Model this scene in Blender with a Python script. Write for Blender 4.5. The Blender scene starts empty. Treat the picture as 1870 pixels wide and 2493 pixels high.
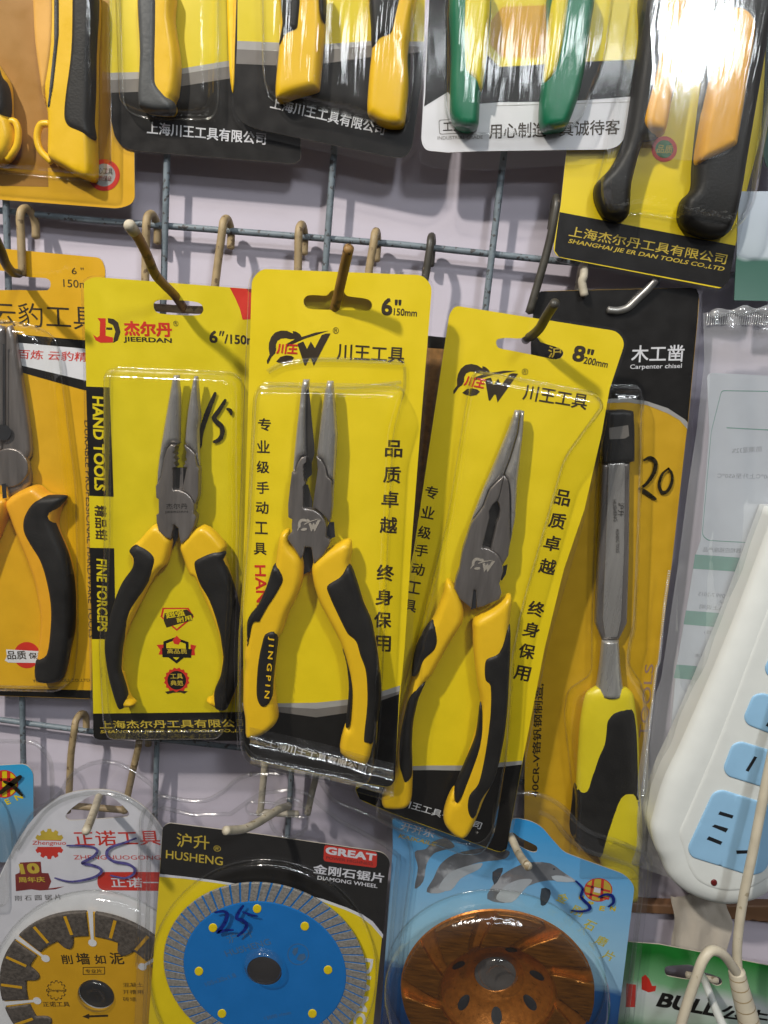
import bpy, math, random
import numpy as np
from mathutils import Matrix, Vector
from mathutils.geometry import delaunay_2d_cdt

random.seed(7)
SC = bpy.context.scene
COL = SC.collection

# ------------------------------------------------------------------ camera
WALL = 0.38                                   # metres from lens to wall
PITCH, YAW, ROLL = math.radians(-13.76), math.radians(-2.41), math.radians(5.29)
FPX, PW, PH = 1800.0, 1870.0, 2493.0
fwd = Vector((math.sin(YAW) * math.cos(PITCH), math.cos(YAW) * math.cos(PITCH), math.sin(PITCH)))
right0 = Vector((math.cos(YAW), -math.sin(YAW), 0))
up0 = right0.cross(fwd)
cright = math.cos(ROLL) * right0 + math.sin(ROLL) * up0
cup = -math.sin(ROLL) * right0 + math.cos(ROLL) * up0
CAM = Vector((0, -WALL, 0))
cd = bpy.data.cameras.new('camera')
cam = bpy.data.objects.new('camera', cd)
COL.objects.link(cam)
cam.matrix_world = Matrix((
    (cright.x, cup.x, -fwd.x, CAM.x), (cright.y, cup.y, -fwd.y, CAM.y),
    (cright.z, cup.z, -fwd.z, CAM.z), (0, 0, 0, 1)))
cd.sensor_fit = 'VERTICAL'
cd.sensor_height = 24.0
cd.lens = 24.0 * FPX / PH
cd.clip_start = 0.01
cd.clip_end = 50
SC.camera = cam

# ------------------------------------------------------------------ light
world = bpy.data.worlds.new('World')
SC.world = world
world.use_nodes = True
wn = world.node_tree
bgn = wn.nodes['Background']
tc = wn.nodes.new('ShaderNodeTexCoord')
sep = wn.nodes.new('ShaderNodeSeparateXYZ')
wr = wn.nodes.new('ShaderNodeValToRGB')
mp = wn.nodes.new('ShaderNodeMapRange')
mp.inputs[1].default_value, mp.inputs[2].default_value = -1, 1
wn.links.new(tc.outputs['Generated'], sep.inputs[0])
wn.links.new(sep.outputs['Z'], mp.inputs[0])
wn.links.new(mp.outputs[0], wr.inputs[0])
wn.links.new(wr.outputs[0], bgn.inputs[0])
el = wr.color_ramp.elements
el[0].position, el[0].color = 0.25, (0.10, 0.09, 0.085, 1)
el[1].position, el[1].color = 0.85, (0.60, 0.60, 0.64, 1)
bgn.inputs[1].default_value = 0.21


def lamp(name, loc, watts, radius, colour):
    l = bpy.data.lights.new(name, 'POINT')
    l.energy, l.shadow_soft_size, l.color = watts, radius, colour
    o = bpy.data.objects.new(name, l)
    o.location = loc
    COL.objects.link(o)
    return o


lamp('shop_lamp', (-0.62, -0.78, 0.82), 60.0, 0.026, (1.0, 0.93, 0.83))
lamp('far_shop_lamp', (0.40, -1.10, 0.80), 20.0, 0.07, (0.93, 0.97, 1.0))
tl = bpy.data.lights.new('added_streak_light', 'AREA')  # added light panel, placed to mirror as streaks in the top row's plastic
tl.shape, tl.size, tl.size_y, tl.energy, tl.color = 'RECTANGLE', 0.62, 0.045, 1.35, (0.92, 0.97, 1.0)
to = bpy.data.objects.new('added_streak_light', tl)
to.location = (0.20, -1.15, 0.50)
to.rotation_euler = (math.radians(68), 0, math.radians(4))
COL.objects.link(to)
tl2 = tl.copy()  # second added light, from above, for glare on curled film and dome edges
tl2.size, tl2.size_y, tl2.energy = 1.1, 0.11, 4.6
t2 = bpy.data.objects.new('added_glare_light', tl2)
t2.location = (-0.05, -0.92, 1.25)
t2.rotation_euler = (math.radians(38), 0, math.radians(-5))
COL.objects.link(t2)
SC.view_settings.view_transform = 'Standard'
SC.view_settings.look = 'None'
SC.view_settings.exposure = 0.16
SC.view_settings.gamma = 1.0
SC.view_settings.use_curve_mapping = False
SC.cycles.transparent_max_bounces = 40
SC.cycles.max_bounces = 8
SC.cycles.glossy_bounces = 4
SC.cycles.caustics_reflective = False
SC.cycles.caustics_refractive = False
SC.cycles.sample_clamp_indirect = 4.0
SC.cycles.use_denoising = True

# ------------------------------------------------------------------ tracing helpers
K = 700 / 1659.0
REG = {'a': (0, 0, K), 'b': (500, 0, K), 'c': (1170, 0, K), 'd': (0, 500, K), 'e': (500, 500, K), 'f': (1170, 500, K),
       'g': (0, 1050, K), 'h': (500, 1050, K), 'i': (1170, 1050, K), 'j': (0, 1500, K), 'k': (500, 1500, K),
       'l': (1170, 1500, K), 'm': (0, 1893, K), 'n': (300, 1893, K), 'o': (870, 1893, K), 'p': (1370, 2093, 500 / 1659.0),
       'q': (1470, 1300, 400 / 1659.0), 'r': (0, 2100, 400 / 1659.0), 'L': (600, 760, 400 / 1659.0),
       's': (500, 2250, 450 / 1659.0), 't': (950, 2300, 550 / 1659.0), 'u': (1720, 0, 150 / 415.0), 'A': (1080, 980, 220 / 973.0), 'B': (660, 900, 220 / 973.0), 'C': (350, 890, 220 / 973.0),
       'D': (0, 0, 1870 / 1659.0), 'x': (0, 0, 1.0)}


def S(spec):
    """'e10,20 30,40 h5,6' -> photo pixels; a letter switches the enlargement the numbers were read from."""
    if not isinstance(spec, str):
        return np.asarray(spec, float)
    out, reg = [], 'x'
    for tok in spec.split():
        if tok[0].isalpha():
            reg, tok = tok[0], tok[1:]
        a, b = tok.split(',')
        ox, oy, k = REG[reg]
        out.append((ox + float(a) * k, oy + float(b) * k))
    return np.array(out, float)


def smooth(p, n=5, closed=True):
    p = np.asarray(p, float)
    N = len(p)
    out = []
    for i in range(N if closed else N - 1):
        if closed:
            a, b, c, d = p[i - 1], p[i], p[(i + 1) % N], p[(i + 2) % N]
        else:
            a, b, c, d = p[max(i - 1, 0)], p[i], p[i + 1], p[min(i + 2, N - 1)]
        # centripetal-like tension: limit tangents by the shorter neighbour
        lb = np.linalg.norm(c - b)
        m1, m2 = (c - a) / 2, (d - b) / 2
        for m in (m1, m2):
            l = np.linalg.norm(m)
            if l > lb:
                m *= lb / l
        for k in range(n):
            t = k / n
            h00, h10, h01, h11 = 2*t**3-3*t**2+1, t**3-2*t**2+t, -2*t**3+3*t**2, t**3-t**2
            out.append(h00*b + h10*m1 + h01*c + h11*m2)
    if not closed:
        out.append(p[-1])
    return np.array(out)


def rounded(p, r, n=6):
    p = np.asarray(p, float)
    N = len(p)
    rs = (list(r) + [0] * N) if hasattr(r, '__len__') else [r] * N
    out = []
    for i in range(N):
        b = p[i]
        u, v = p[i - 1] - b, p[(i + 1) % N] - b
        lu, lv = np.linalg.norm(u), np.linalg.norm(v)
        q = min(rs[i], lu * .48, lv * .48)
        a, c = b + u / lu * q, b + v / lv * q
        if q < 1e-9:
            out.append(b)
            continue
        for k in range(n + 1):
            t = k / n
            out.append((1-t)**2 * a + 2*t*(1-t) * b + t*t * c)
    return np.array(out)


def ray(px, py):
    return cright * ((px - PW / 2) / FPX) - cup * ((py - PH / 2) / FPX) + fwd


def W(spec, depth):
    """photo pixels -> world points on the plane that stands `depth` metres in front of the wall"""
    out = []
    for x, y in S(spec):
        d = ray(x, y)
        t = (WALL - depth) / d.y
        out.append(CAM + d * t)
    return out


def area2(p):
    x, y = p[:, 0], p[:, 1]
    return float(np.sum(x * np.roll(y, -1) - np.roll(x, -1) * y))


def inside(p, q):
    """which of points q lie inside polygon p"""
    r = np.zeros(len(q), bool)
    x, y = q[:, 0], q[:, 1]
    a = p
    b = np.roll(p, -1, 0)
    for (x1, y1), (x2, y2) in zip(a, b):
        if y1 == y2:
            continue
        c = (y1 > y) != (y2 > y)
        r ^= c & (x < (x2 - x1) * (y - y1) / (y2 - y1) + x1)
    return r


def dist(p, q):
    a, b = p, np.roll(p, -1, 0)
    best = np.full(len(q), 1e9)
    for s, e in zip(a, b):
        d = e - s
        L = d @ d
        if L < 1e-18:
            continue
        t = np.clip(((q - s) @ d) / L, 0, 1)
        best = np.minimum(best, np.linalg.norm(q - s - t[:, None] * d, axis=1))
    return best


class MB:
    """collects faces and builds them as one mesh"""

    def __init__(s):
        s.v, s.f, s.m, s.sm, s.mats = [], [], [], [], []

    def mi(s, mat):
        if mat not in s.mats:
            s.mats.append(mat)
        return s.mats.index(mat)

    def add(s, vs, fs, mat, smooth=False):
        o = len(s.v)
        k = s.mi(mat)
        s.v.extend([tuple(map(float, v)) for v in vs])
        for f in fs:
            s.f.append([i + o for i in f])
            s.m.append(k)
            s.sm.append(smooth)

    def build(s, name, parent=None):
        me = bpy.data.meshes.new(name)
        me.from_pydata(s.v, [], s.f)
        for m in s.mats:
            me.materials.append(m)
        me.polygons.foreach_set('material_index', s.m)
        me.polygons.foreach_set('use_smooth', s.sm)
        me.update()
        o = bpy.data.objects.new(name, me)
        COL.objects.link(o)
        if parent is not None:
            o.parent = parent
        return o


class Item:
    """a thing whose front stands parallel to the wall: local x right, y up, z towards the viewer"""

    def __init__(s, name, label, cat, anchor, depth, group=None, lean=0.0, swing=0.0, kind=None):
        s.o = bpy.data.objects.new(name, None)
        s.o.empty_display_size = 0.01
        COL.objects.link(s.o)
        s.O = W(anchor, depth)[0]
        s.R = Matrix.Rotation(math.radians(90) + lean, 3, 'X') @ Matrix.Rotation(swing, 3, 'Y')
        s.o.matrix_world = Matrix.Translation(s.O) @ s.R.to_4x4()
        if label:
            s.o['label'] = label
        if cat:
            s.o['category'] = cat
        if group:
            s.o['group'] = group
        if kind:
            s.o['kind'] = kind
        s.Ri = s.R.transposed()
        s.cl = s.Ri @ (CAM - s.O)
        p = s.loc(np.array([(S(anchor)[0]), S(anchor)[0] + (100, 0)]), 0)
        s.k = float(np.linalg.norm(p[1] - p[0])) / 100      # metres per photo pixel here

    def loc(s, spec, z=0.0):
        out = []
        for x, y in S(spec):
            d = s.Ri @ ray(x, y)
            t = (z - s.cl.z) / d.z
            p = s.cl + d * t
            out.append((p.x, p.y))
        return np.array(out)


def ccw(p):
    return p if area2(p) > 0 else p[::-1]


def flat(mb, it, spec, z, mat, rnd=0, sm=0):
    """a printed flat shape lying on the card"""
    p = S(spec)
    if sm:
        p = smooth(p, sm)
    if rnd:
        p = rounded(p, rnd)
    q = ccw(it.loc(p, z))
    mb.add([(x, y, z) for x, y in q], [list(range(len(q)))], mat)


def cdt(polys, pts=()):
    vs, es, fs = [], [], []
    for p in polys:
        o = len(vs)
        vs += [Vector((float(a), float(b))) for a, b in p]
        es += [(o + i, o + (i + 1) % len(p)) for i in range(len(p))]
    vs += [Vector((float(a), float(b))) for a, b in pts]
    v, e, f, *_ = delaunay_2d_cdt(vs, es, [], 0, 1e-7)
    v = np.array([tuple(x) for x in v])
    f = [list(t) for t in f]
    if not f:
        return v, []
    c = np.array([v[t].mean(0) for t in f])
    ok = inside(polys[0], c)
    for h in polys[1:]:
        ok &= ~inside(h, c)
    out = []
    for t, k in zip(f, ok):
        if k:
            out.append(t if area2(v[t]) > 0 else t[::-1])
    return v, out


def sheet(mb, outline, z, mat, holes=(), thick=0.0, edge=None, pts=()):
    """flat sheet in local coordinates, with holes and thickness behind its face"""
    outline = ccw(outline)
    v, f = cdt([outline] + list(holes), pts)
    mb.add([(x, y, z) for x, y in v], f, mat)
    if thick:
        mb.add([(x, y, z - thick) for x, y in v], [t[::-1] for t in f], edge or mat)
        for p in [outline] + [ccw(h)[::-1] for h in holes]:
            n = len(p)
            mb.add([(x, y, z) for x, y in p] + [(x, y, z - thick) for x, y in p],
                   [[i, n + i, n + (i + 1) % n, (i + 1) % n] for i in range(n)], edge or mat)


def pillow(mb, p, z0, h, r, wall, mat, spacing=0.0012, ramp=None, flatback=False):
    """a solid with the outline p (local), standing wall metres straight up from z0, then rounded over r to h higher"""
    p = ccw(np.asarray(p, float))
    # even out the outline
    q = []
    for a, b in zip(p, np.roll(p, -1, 0)):
        L = np.linalg.norm(b - a)
        n = max(1, int(L / (spacing * 1.3)))
        for k in range(n):
            q.append(a + (b - a) * k / n)
    p = np.array(q)
    nx = np.roll(p, -1, 0) - np.roll(p, 1, 0)
    nn = np.stack([-nx[:, 1], nx[:, 0]], 1)
    nn /= np.maximum(np.linalg.norm(nn, axis=1), 1e-12)[:, None]
    cand = []
    for fr in (0.06, 0.2, 0.45, 0.75, 1.0):
        c = p + nn * (r * fr)
        ok = inside(p, c)
        c = c[ok]
        if len(c):
            d = dist(p, c)
            cand.append(c[d > r * fr * 0.93])
    lo, hi = p.min(0), p.max(0)
    gx, gy = np.meshgrid(np.arange(lo[0], hi[0], spacing * 2), np.arange(lo[1], hi[1], spacing * 2))
    g = np.stack([gx.ravel(), gy.ravel()], 1)
    g = g[inside(p, g)]
    if len(g):
        g = g[dist(p, g) > r * 1.02]
        cand.append(g)
    pts = np.concatenate(cand) if cand else np.zeros((0, 2))
    v, f = cdt([p], pts)
    d = dist(p, v)
    t = np.clip(d / r, 0, 1)
    z = z0 + wall + h * np.sqrt(np.clip(1 - (1 - t) ** 2, 0, 1))
    if ramp is not None:
        z = z + ramp(v)
    mb.add([(x, y, zz) for (x, y), zz in zip(v, z)], f, mat, True)
    n = len(p)
    zt = np.full(n, z0 + wall)
    if ramp is not None:
        zt = zt + ramp(p)
    mb.add([(x, y, zz) for (x, y), zz in zip(p, zt)] + [(x, y, z0) for x, y in p],
           [[i, n + i, n + (i + 1) % n, (i + 1) % n] for i in range(n)], mat, True)
    if flatback:
        mb.add([(x, y, z0) for x, y in v], [t_[::-1] for t_ in f], mat)


def tube(mb, path, r, mat, n=12, cap=True, flatten=None):
    path = [Vector(p) for p in path]
    N = len(path)
    rs = r if hasattr(r, '__len__') else [r] * N
    ref = Vector((0.3, 0.2, 1)).normalized()
    rings, fs = [], []
    prev = None
    for i, c in enumerate(path):
        t = (path[min(i + 1, N - 1)] - path[max(i - 1, 0)]).normalized()
        if prev is None:
            a = t.cross(ref)
            if a.length < 1e-3:
                a = t.cross(Vector((1, 0, 0)))
        else:
            a = prev - t * prev.dot(t)
        a.normalize()
        prev = a
        b = t.cross(a)
        for k in range(n):
            w = 2 * math.pi * k / n
            rings.append(c + (a * math.cos(w) + b * math.sin(w)) * rs[i])
    for i in range(N - 1):
        for k in range(n):
            fs.append([i*n + k, i*n + (k+1) % n, (i+1)*n + (k+1) % n, (i+1)*n + k])
    o = len(rings)
    if cap:
        t0 = (path[0] - path[1]).normalized()
        t1 = (path[-1] - path[-2]).normalized()
        rings += [path[0] + t0 * rs[0] * .45, path[-1] + t1 * rs[-1] * .45]
        fs += [[(k+1) % n, k, o] for k in range(n)] + [[(N-1)*n + k, (N-1)*n + (k+1) % n, o+1] for k in range(n)]
    mb.add(rings, fs, mat, True)


def sm3(pts, n=6):
    return [Vector(p) for p in smooth(np.array([tuple(p) for p in pts]), n, closed=False)]


_gl = {}


def glyphs(s, bold):
    key = (s, bold)
    if key not in _gl:
        c = bpy.data.curves.new('lettering', 'FONT')
        c.body = s
        c.resolution_u = 3
        o = bpy.data.objects.new('lettering', c)
        COL.objects.link(o)
        bpy.context.view_layer.update()
        me = bpy.data.meshes.new_from_object(o.evaluated_get(bpy.context.evaluated_depsgraph_get()))
        v = np.array([tuple(x.co)[:2] for x in me.vertices])
        f = [list(p.vertices) for p in me.polygons]
        bpy.data.objects.remove(o)
        bpy.data.curves.remove(c)
        bpy.data.meshes.remove(me)
        if bold > 0.004:                       # thicken the strokes with shifted copies, each a hair above the last
            n, vv, ff = len(v), [], []
            for q, (dx, dy) in enumerate(((-1, -1), (1, -1), (1, 1), (-1, 1), (0, 0))):
                vv.append(v + np.array((dx, dy)) * bold * .8)
                ff += [[i + n * q for i in t] for t in f]
            zz = np.repeat(np.arange(5) * 6e-6, n)
            v, f = np.concatenate(vv), ff
        else:
            zz = np.zeros(len(v))
        lo, hi = v.min(0), v.max(0)
        _gl[key] = ((v - lo) / np.maximum(hi - lo, 1e-9), f, zz)
    return _gl[key]


def T(mb, it, s, spec, h, z, mat, bold=0.012, flip=False, shear=0.0):
    """lettering whose box runs from the first to the second traced point, h tall (in the units of the trace)"""
    reg = spec[0] if spec[0].isalpha() else 'x'
    h = h * REG[reg][2]
    v, f, zz = glyphs(s, bold)
    px = S(spec)
    p = it.loc(px, z)
    d = p[1] - p[0]
    L = np.linalg.norm(d)
    ux = d / L
    uy = np.array((-ux[1], ux[0]))
    if flip:
        uy = -uy
    hh = h * L / np.linalg.norm(px[1] - px[0])
    q = p[0] + v[:, :1] * d + v[:, 1:] * (uy * hh) + v[:, 1:] * ux * hh * shear
    fs = []
    for t in f:
        fs.append(t if area2(q[t]) > 0 else t[::-1])
    mb.add([(x, y, z + w) for (x, y), w in zip(q, zz)], fs, mat)


def CH(mb, it, chars, spec, size, z, mat, ang=0.0, bold=0.02):
    """single characters centred on traced points"""
    reg = spec[0]
    k = REG[reg][2]
    a = math.radians(ang)
    for ch, (x, y) in zip(chars, S(spec)):
        hw = size * k / 2
        vx, vy = np.array((math.cos(a), math.sin(a))), np.array((-math.sin(a), math.cos(a)))
        c = np.array((x, y))
        flatch = 0.12 if ch in '一' else 0.95
        p0 = c - vx * hw * .96 + vy * hw * flatch
        p1 = c + vx * hw * .96 + vy * hw * flatch
        T(mb, it, ch, 'x%f,%f %f,%f' % (*p0, *p1), 2 * hw * flatch, z, mat, bold)


def stroke(mb, it, spec, w, z, mat, sm=5, taper=True):
    reg = spec[0]
    w = w * REG[reg][2]
    p = smooth(S(spec), sm, closed=False) if sm else S(spec)
    p = it.loc(p, z)
    w = w * it.k
    t = np.gradient(p, axis=0)
    t /= np.maximum(np.linalg.norm(t, axis=1), 1e-12)[:, None]
    nrm = np.stack([-t[:, 1], t[:, 0]], 1)
    N = len(p)
    ws = np.array([w * (0.55 + 0.45 * math.sin(math.pi * min(1, (i + .6) / N * 1.0)) if taper else 1) / 2 for i in range(N)])
    a, b = p + nrm * ws[:, None], p - nrm * ws[:, None]
    vs = [(x, y, z) for x, y in a] + [(x, y, z) for x, y in b]
    fs = [[N + i, N + i + 1, i + 1, i] for i in range(N - 1)]
    mb.add(vs, fs, mat)
    for e in (0, N - 1):
        c = [(p[e][0] + ws[e] * math.cos(j * .6283), p[e][1] + ws[e] * math.sin(j * .6283), z + 2e-6) for j in range(10)]
        mb.add(c, [list(range(10))], mat)


def circ(c, r, n=40, a0=0.0):
    return np.array([(c[0] + r * math.cos(a0 + 2 * math.pi * i / n), c[1] + r * math.sin(a0 + 2 * math.pi * i / n)) for i in range(n)])


def disc_px(spec, r, n=32):
    """circle in photo pixels round a traced point; r in units of the trace"""
    reg = spec[0]
    c = S(spec)[0]
    return circ(c, r * REG[reg][2], n)


def ringprint(mb, it, spec, r, w, z, mat, n=40):
    a, b = it.loc(disc_px(spec, r, n), z), it.loc(disc_px(spec, r - w, n), z)
    vs = [(x, y, z) for x, y in a] + [(x, y, z) for x, y in b]
    mb.add(vs, [[i, n + i, n + (i + 1) % n, (i + 1) % n] if False else [i, (i + 1) % n, n + (i + 1) % n, n + i][::-1] for i in range(n)], mat)


# ------------------------------------------------------------------ materials
def pm(name, col, rough=0.5, metal=0.0, var=0.10, ns=90.0, bump=0.0, bs=400.0, stretch=None, coat=0.0, spots=None, spec=0.5):
    m = bpy.data.materials.new(name)
    m.use_nodes = True
    nt = m.node_tree
    b = nt.nodes['Principled BSDF']
    b.inputs['Roughness'].default_value = rough
    b.inputs['Metallic'].default_value = metal
    b.inputs['Coat Weight'].default_value = coat
    b.inputs['Coat Roughness'].default_value = 0.15
    b.inputs['Specular IOR Level'].default_value = spec
    t = nt.nodes.new('ShaderNodeTexCoord')
    src = t.outputs['Object']
    if stretch:
        mpn = nt.nodes.new('ShaderNodeMapping')
        mpn.inputs['Scale'].default_value = stretch
        nt.links.new(src, mpn.inputs[0])
        src = mpn.outputs[0]
    n = nt.nodes.new('ShaderNodeTexNoise')
    n.inputs['Scale'].default_value = ns
    n.inputs['Detail'].default_value = 5
    nt.links.new(src, n.inputs['Vector'])
    mr = nt.nodes.new('ShaderNodeMapRange')
    mr.inputs[1].default_value, mr.inputs[2].default_value = 0.3, 0.7
    mr.inputs[3].default_value, mr.inputs[4].default_value = 1 - var, 1 + var * .6
    nt.links.new(n.outputs['Fac'], mr.inputs[0])
    mx = nt.nodes.new('ShaderNodeVectorMath')
    mx.operation = 'SCALE'
    mx.inputs[0].default_value = col
    nt.links.new(mr.outputs[0], mx.inputs['Scale'])
    out = mx.outputs[0]
    if spots:                                     # (colour, noise scale, threshold)
        n3 = nt.nodes.new('ShaderNodeTexNoise')
        n3.inputs['Scale'].default_value = spots[1]
        n3.inputs['Detail'].default_value = 6
        nt.links.new(src, n3.inputs['Vector'])
        m3 = nt.nodes.new('ShaderNodeMapRange')
        m3.inputs[1].default_value, m3.inputs[2].default_value = spots[2], spots[2] + .05
        nt.links.new(n3.outputs['Fac'], m3.inputs[0])
        mi = nt.nodes.new('ShaderNodeMix')
        mi.data_type = 'RGBA'
        mi.inputs['B'].default_value = (*spots[0], 1)
        nt.links.new(m3.outputs[0], mi.inputs['Factor'])
        nt.links.new(out, mi.inputs['A'])
        out = mi.outputs['Result']
    nt.links.new(out, b.inputs['Base Color'])
    rr = nt.nodes.new('ShaderNodeMapRange')
    rr.inputs[1].default_value, rr.inputs[2].default_value = 0.3, 0.7
    rr.inputs[3].default_value, rr.inputs[4].default_value = rough * .8, min(1, rough * 1.2)
    nt.links.new(n.outputs['Fac'], rr.inputs[0])
    nt.links.new(rr.outputs[0], b.inputs['Roughness'])
    if bump:
        n2 = nt.nodes.new('ShaderNodeTexNoise')
        n2.inputs['Scale'].default_value = bs
        n2.inputs['Detail'].default_value = 3
        nt.links.new(src, n2.inputs['Vector'])
        bp = nt.nodes.new('ShaderNodeBump')
        bp.inputs['Strength'].default_value = bump
        bp.inputs['Distance'].default_value = 0.0005
        nt.links.new(n2.outputs['Fac'], bp.inputs['Height'])
        nt.links.new(bp.outputs[0], b.inputs['Normal'])
    return m


def film(name, tint=(0.955, 0.96, 0.955), f0=0.06, rough=0.11, bump=0.4, bs=60.0, stretch=(1, 0.22, 1), haze=0.010):
    """thin clear plastic: lets light through, mirrors more at a glance"""
    m = bpy.data.materials.new(name)
    m.use_nodes = True
    nt = m.node_tree
    nt.nodes.remove(nt.nodes['Principled BSDF'])
    out = nt.nodes['Material Output']
    lw = nt.nodes.new('ShaderNodeLayerWeight')
    lw.inputs['Blend'].default_value = 0.5
    pw = nt.nodes.new('ShaderNodeMath')
    pw.operation = 'POWER'
    pw.inputs[1].default_value = 4.0
    mr = nt.nodes.new('ShaderNodeMapRange')
    mr.inputs[3].default_value, mr.inputs[4].default_value = f0, 0.85
    t = nt.nodes.new('ShaderNodeBsdfTransparent')
    t.inputs[0].default_value = (*tint, 1)
    g = nt.nodes.new('ShaderNodeBsdfGlossy')
    g.inputs['Roughness'].default_value = rough
    g.inputs['Color'].default_value = (1, 1, 1, 1)
    tcn = nt.nodes.new('ShaderNodeTexCoord')
    mpn = nt.nodes.new('ShaderNodeMapping')
    mpn.inputs['Scale'].default_value = stretch
    n = nt.nodes.new('ShaderNodeTexNoise')
    n.inputs['Scale'].default_value = bs
    n.inputs['Detail'].default_value = 4
    bp = nt.nodes.new('ShaderNodeBump')
    bp.inputs['Strength'].default_value = bump
    bp.inputs['Distance'].default_value = 0.004
    d = nt.nodes.new('ShaderNodeBsdfDiffuse')
    d.inputs[0].default_value = (0.8, 0.8, 0.82, 1)
    mxd = nt.nodes.new('ShaderNodeMixShader')
    mxd.inputs[0].default_value = haze
    mx = nt.nodes.new('ShaderNodeMixShader')
    L = nt.links.new
    L(tcn.outputs['Object'], mpn.inputs[0])
    L(mpn.outputs[0], n.inputs['Vector'])
    L(n.outputs['Fac'], bp.inputs['Height'])
    L(bp.outputs[0], g.inputs['Normal'])
    L(lw.outputs['Facing'], pw.inputs[0])
    L(pw.outputs[0], mr.inputs[0])
    L(t.outputs[0], mxd.inputs[1])
    L(d.outputs[0], mxd.inputs[2])
    L(mr.outputs[0], mx.inputs[0])
    L(mxd.outputs[0], mx.inputs[1])
    L(g.outputs[0], mx.inputs[2])
    L(mx.outputs[0], out.inputs['Surface'])
    return m


def gradient(name, stops, rough=0.35, noise=0.0, nscale=(1, 1, 1)):
    """printed colour gradient along the card's own height (stops: (local y, colour))"""
    m = bpy.data.materials.new(name)
    m.use_nodes = True
    nt = m.node_tree
    b = nt.nodes['Principled BSDF']
    b.inputs['Roughness'].default_value = rough
    tcn = nt.nodes.new('ShaderNodeTexCoord')
    sp = nt.nodes.new('ShaderNodeSeparateXYZ')
    nt.links.new(tcn.outputs['Object'], sp.inputs[0])
    mpn = nt.nodes.new('ShaderNodeMapping')
    mpn.inputs['Scale'].default_value = nscale
    n = nt.nodes.new('ShaderNodeTexNoise')
    n.inputs['Scale'].default_value = 40
    nt.links.new(tcn.outputs['Object'], mpn.inputs[0])
    nt.links.new(mpn.outputs[0], n.inputs['Vector'])
    ma = nt.nodes.new('ShaderNodeMath')
    ma.operation = 'MULTIPLY_ADD'
    ma.inputs[1].default_value = noise
    nt.links.new(n.outputs['Fac'], ma.inputs[0])
    nt.links.new(sp.outputs['Y'], ma.inputs[2])
    y0, y1 = stops[0][0], stops[-1][0]
    mr = nt.nodes.new('ShaderNodeMapRange')
    mr.inputs[1].default_value, mr.inputs[2].default_value = y0, y1
    nt.links.new(ma.outputs[0], mr.inputs[0])
    cr = nt.nodes.new('ShaderNodeValToRGB')
    e = cr.color_ramp.elements
    while len(e) < len(stops):
        e.new(0.5)
    for k, (y, c) in zip(e, stops):
        k.position = (y - y0) / (y1 - y0)
    for k, (y, c) in zip(e, stops):
        k.color = (*c, 1)
    nt.links.new(mr.outputs[0], cr.inputs[0])
    nt.links.new(cr.outputs[0], b.inputs['Base Color'])
    return m


YEL = pm('yellow_print', (0.84, 0.63, 0.004), 0.38, var=0.05, ns=60)
YELG = pm('greenish_yellow_print', (0.72, 0.57, 0.004), 0.38, var=0.06, ns=60)
ORY = pm('orange_yellow_print', (0.73, 0.40, 0.006), 0.38, var=0.08, ns=60)
AMB = pm('amber_print', (0.62, 0.33, 0.01), 0.4, var=0.08)
BLK = pm('black_print', (0.009, 0.008, 0.007), 0.34, spec=.3, var=0.2, ns=120)
INK = pm('dark_ink', (0.035, 0.022, 0.008), 0.4, var=0.15)
RED = pm('red_print', (0.62, 0.03, 0.015), 0.38, var=0.1)
DRED = pm('dark_red_print', (0.22, 0.02, 0.015), 0.4, var=0.2)
WHT = pm('white_print', (0.72, 0.72, 0.74), 0.4, var=0.05)
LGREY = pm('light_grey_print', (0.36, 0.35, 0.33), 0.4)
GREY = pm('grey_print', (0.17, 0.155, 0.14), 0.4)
GOLD = pm('gold_print', (0.60, 0.44, 0.04), 0.35, var=0.15)
PAPER = pm('card_edge_paper', (0.55, 0.50, 0.40), 0.8)
GREEN = pm('green_print', (0.015, 0.17, 0.035), 0.4)
TEAL = pm('teal_print', (0.09, 0.30, 0.23), 0.5)
FADED = pm('faded_ink', (0.27, 0.29, 0.31), 0.5)
ETCH = pm('etched_grey_blue', (0.06, 0.15, 0.30), 0.5)
MARKER = pm('marker_ink', (0.020, 0.016, 0.008), 0.3, var=0.4, ns=500)
BMARK = pm('blue_marker_ink', (0.09, 0.08, 0.24), 0.3, var=0.5, ns=400)
NMARK = pm('navy_marker_ink', (0.01, 0.02, 0.16), 0.3, var=0.4, ns=400)
STEEL = pm('ground_steel', (0.30, 0.27, 0.255), 0.34, metal=0.7, var=0.22, ns=260, bump=0.25, bs=900, stretch=(1, .12, 1))
NOSE = pm('bright_ground_steel', (0.46, 0.44, 0.42), 0.27, metal=0.6, var=0.15, ns=300, bump=0.2, bs=1200, stretch=(1, .06, 1))
SEGD = pm('worn_dark_segment', (0.12, 0.10, 0.085), 0.6, metal=0.3, var=0.4, ns=500, bump=0.6, bs=1500)
STEELD = pm('dark_steel', (0.055, 0.05, 0.045), 0.5, metal=0.6, var=0.3)
POL = pm('polished_steel', (0.50, 0.49, 0.47), 0.3, metal=0.6, var=0.15, ns=300, bump=0.3, bs=900, stretch=(1, .08, 1))
HYEL = pm('yellow_grip', (0.86, 0.52, 0.008), 0.36, var=0.05, bump=0.08, bs=500)
HORG = pm('orange_grip', (0.84, 0.40, 0.012), 0.36, var=0.06, bump=0.08, bs=500)
HLEM = pm('lemon_grip', (0.74, 0.60, 0.015), 0.38, var=0.05, bump=0.08, bs=500)
HPEA = pm('pale_orange_grip', (0.80, 0.42, 0.08), 0.4, var=0.05)
RUB = pm('black_rubber', (0.011, 0.010, 0.009), 0.5, spec=.35, var=0.25, bump=0.2, bs=900)
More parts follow.
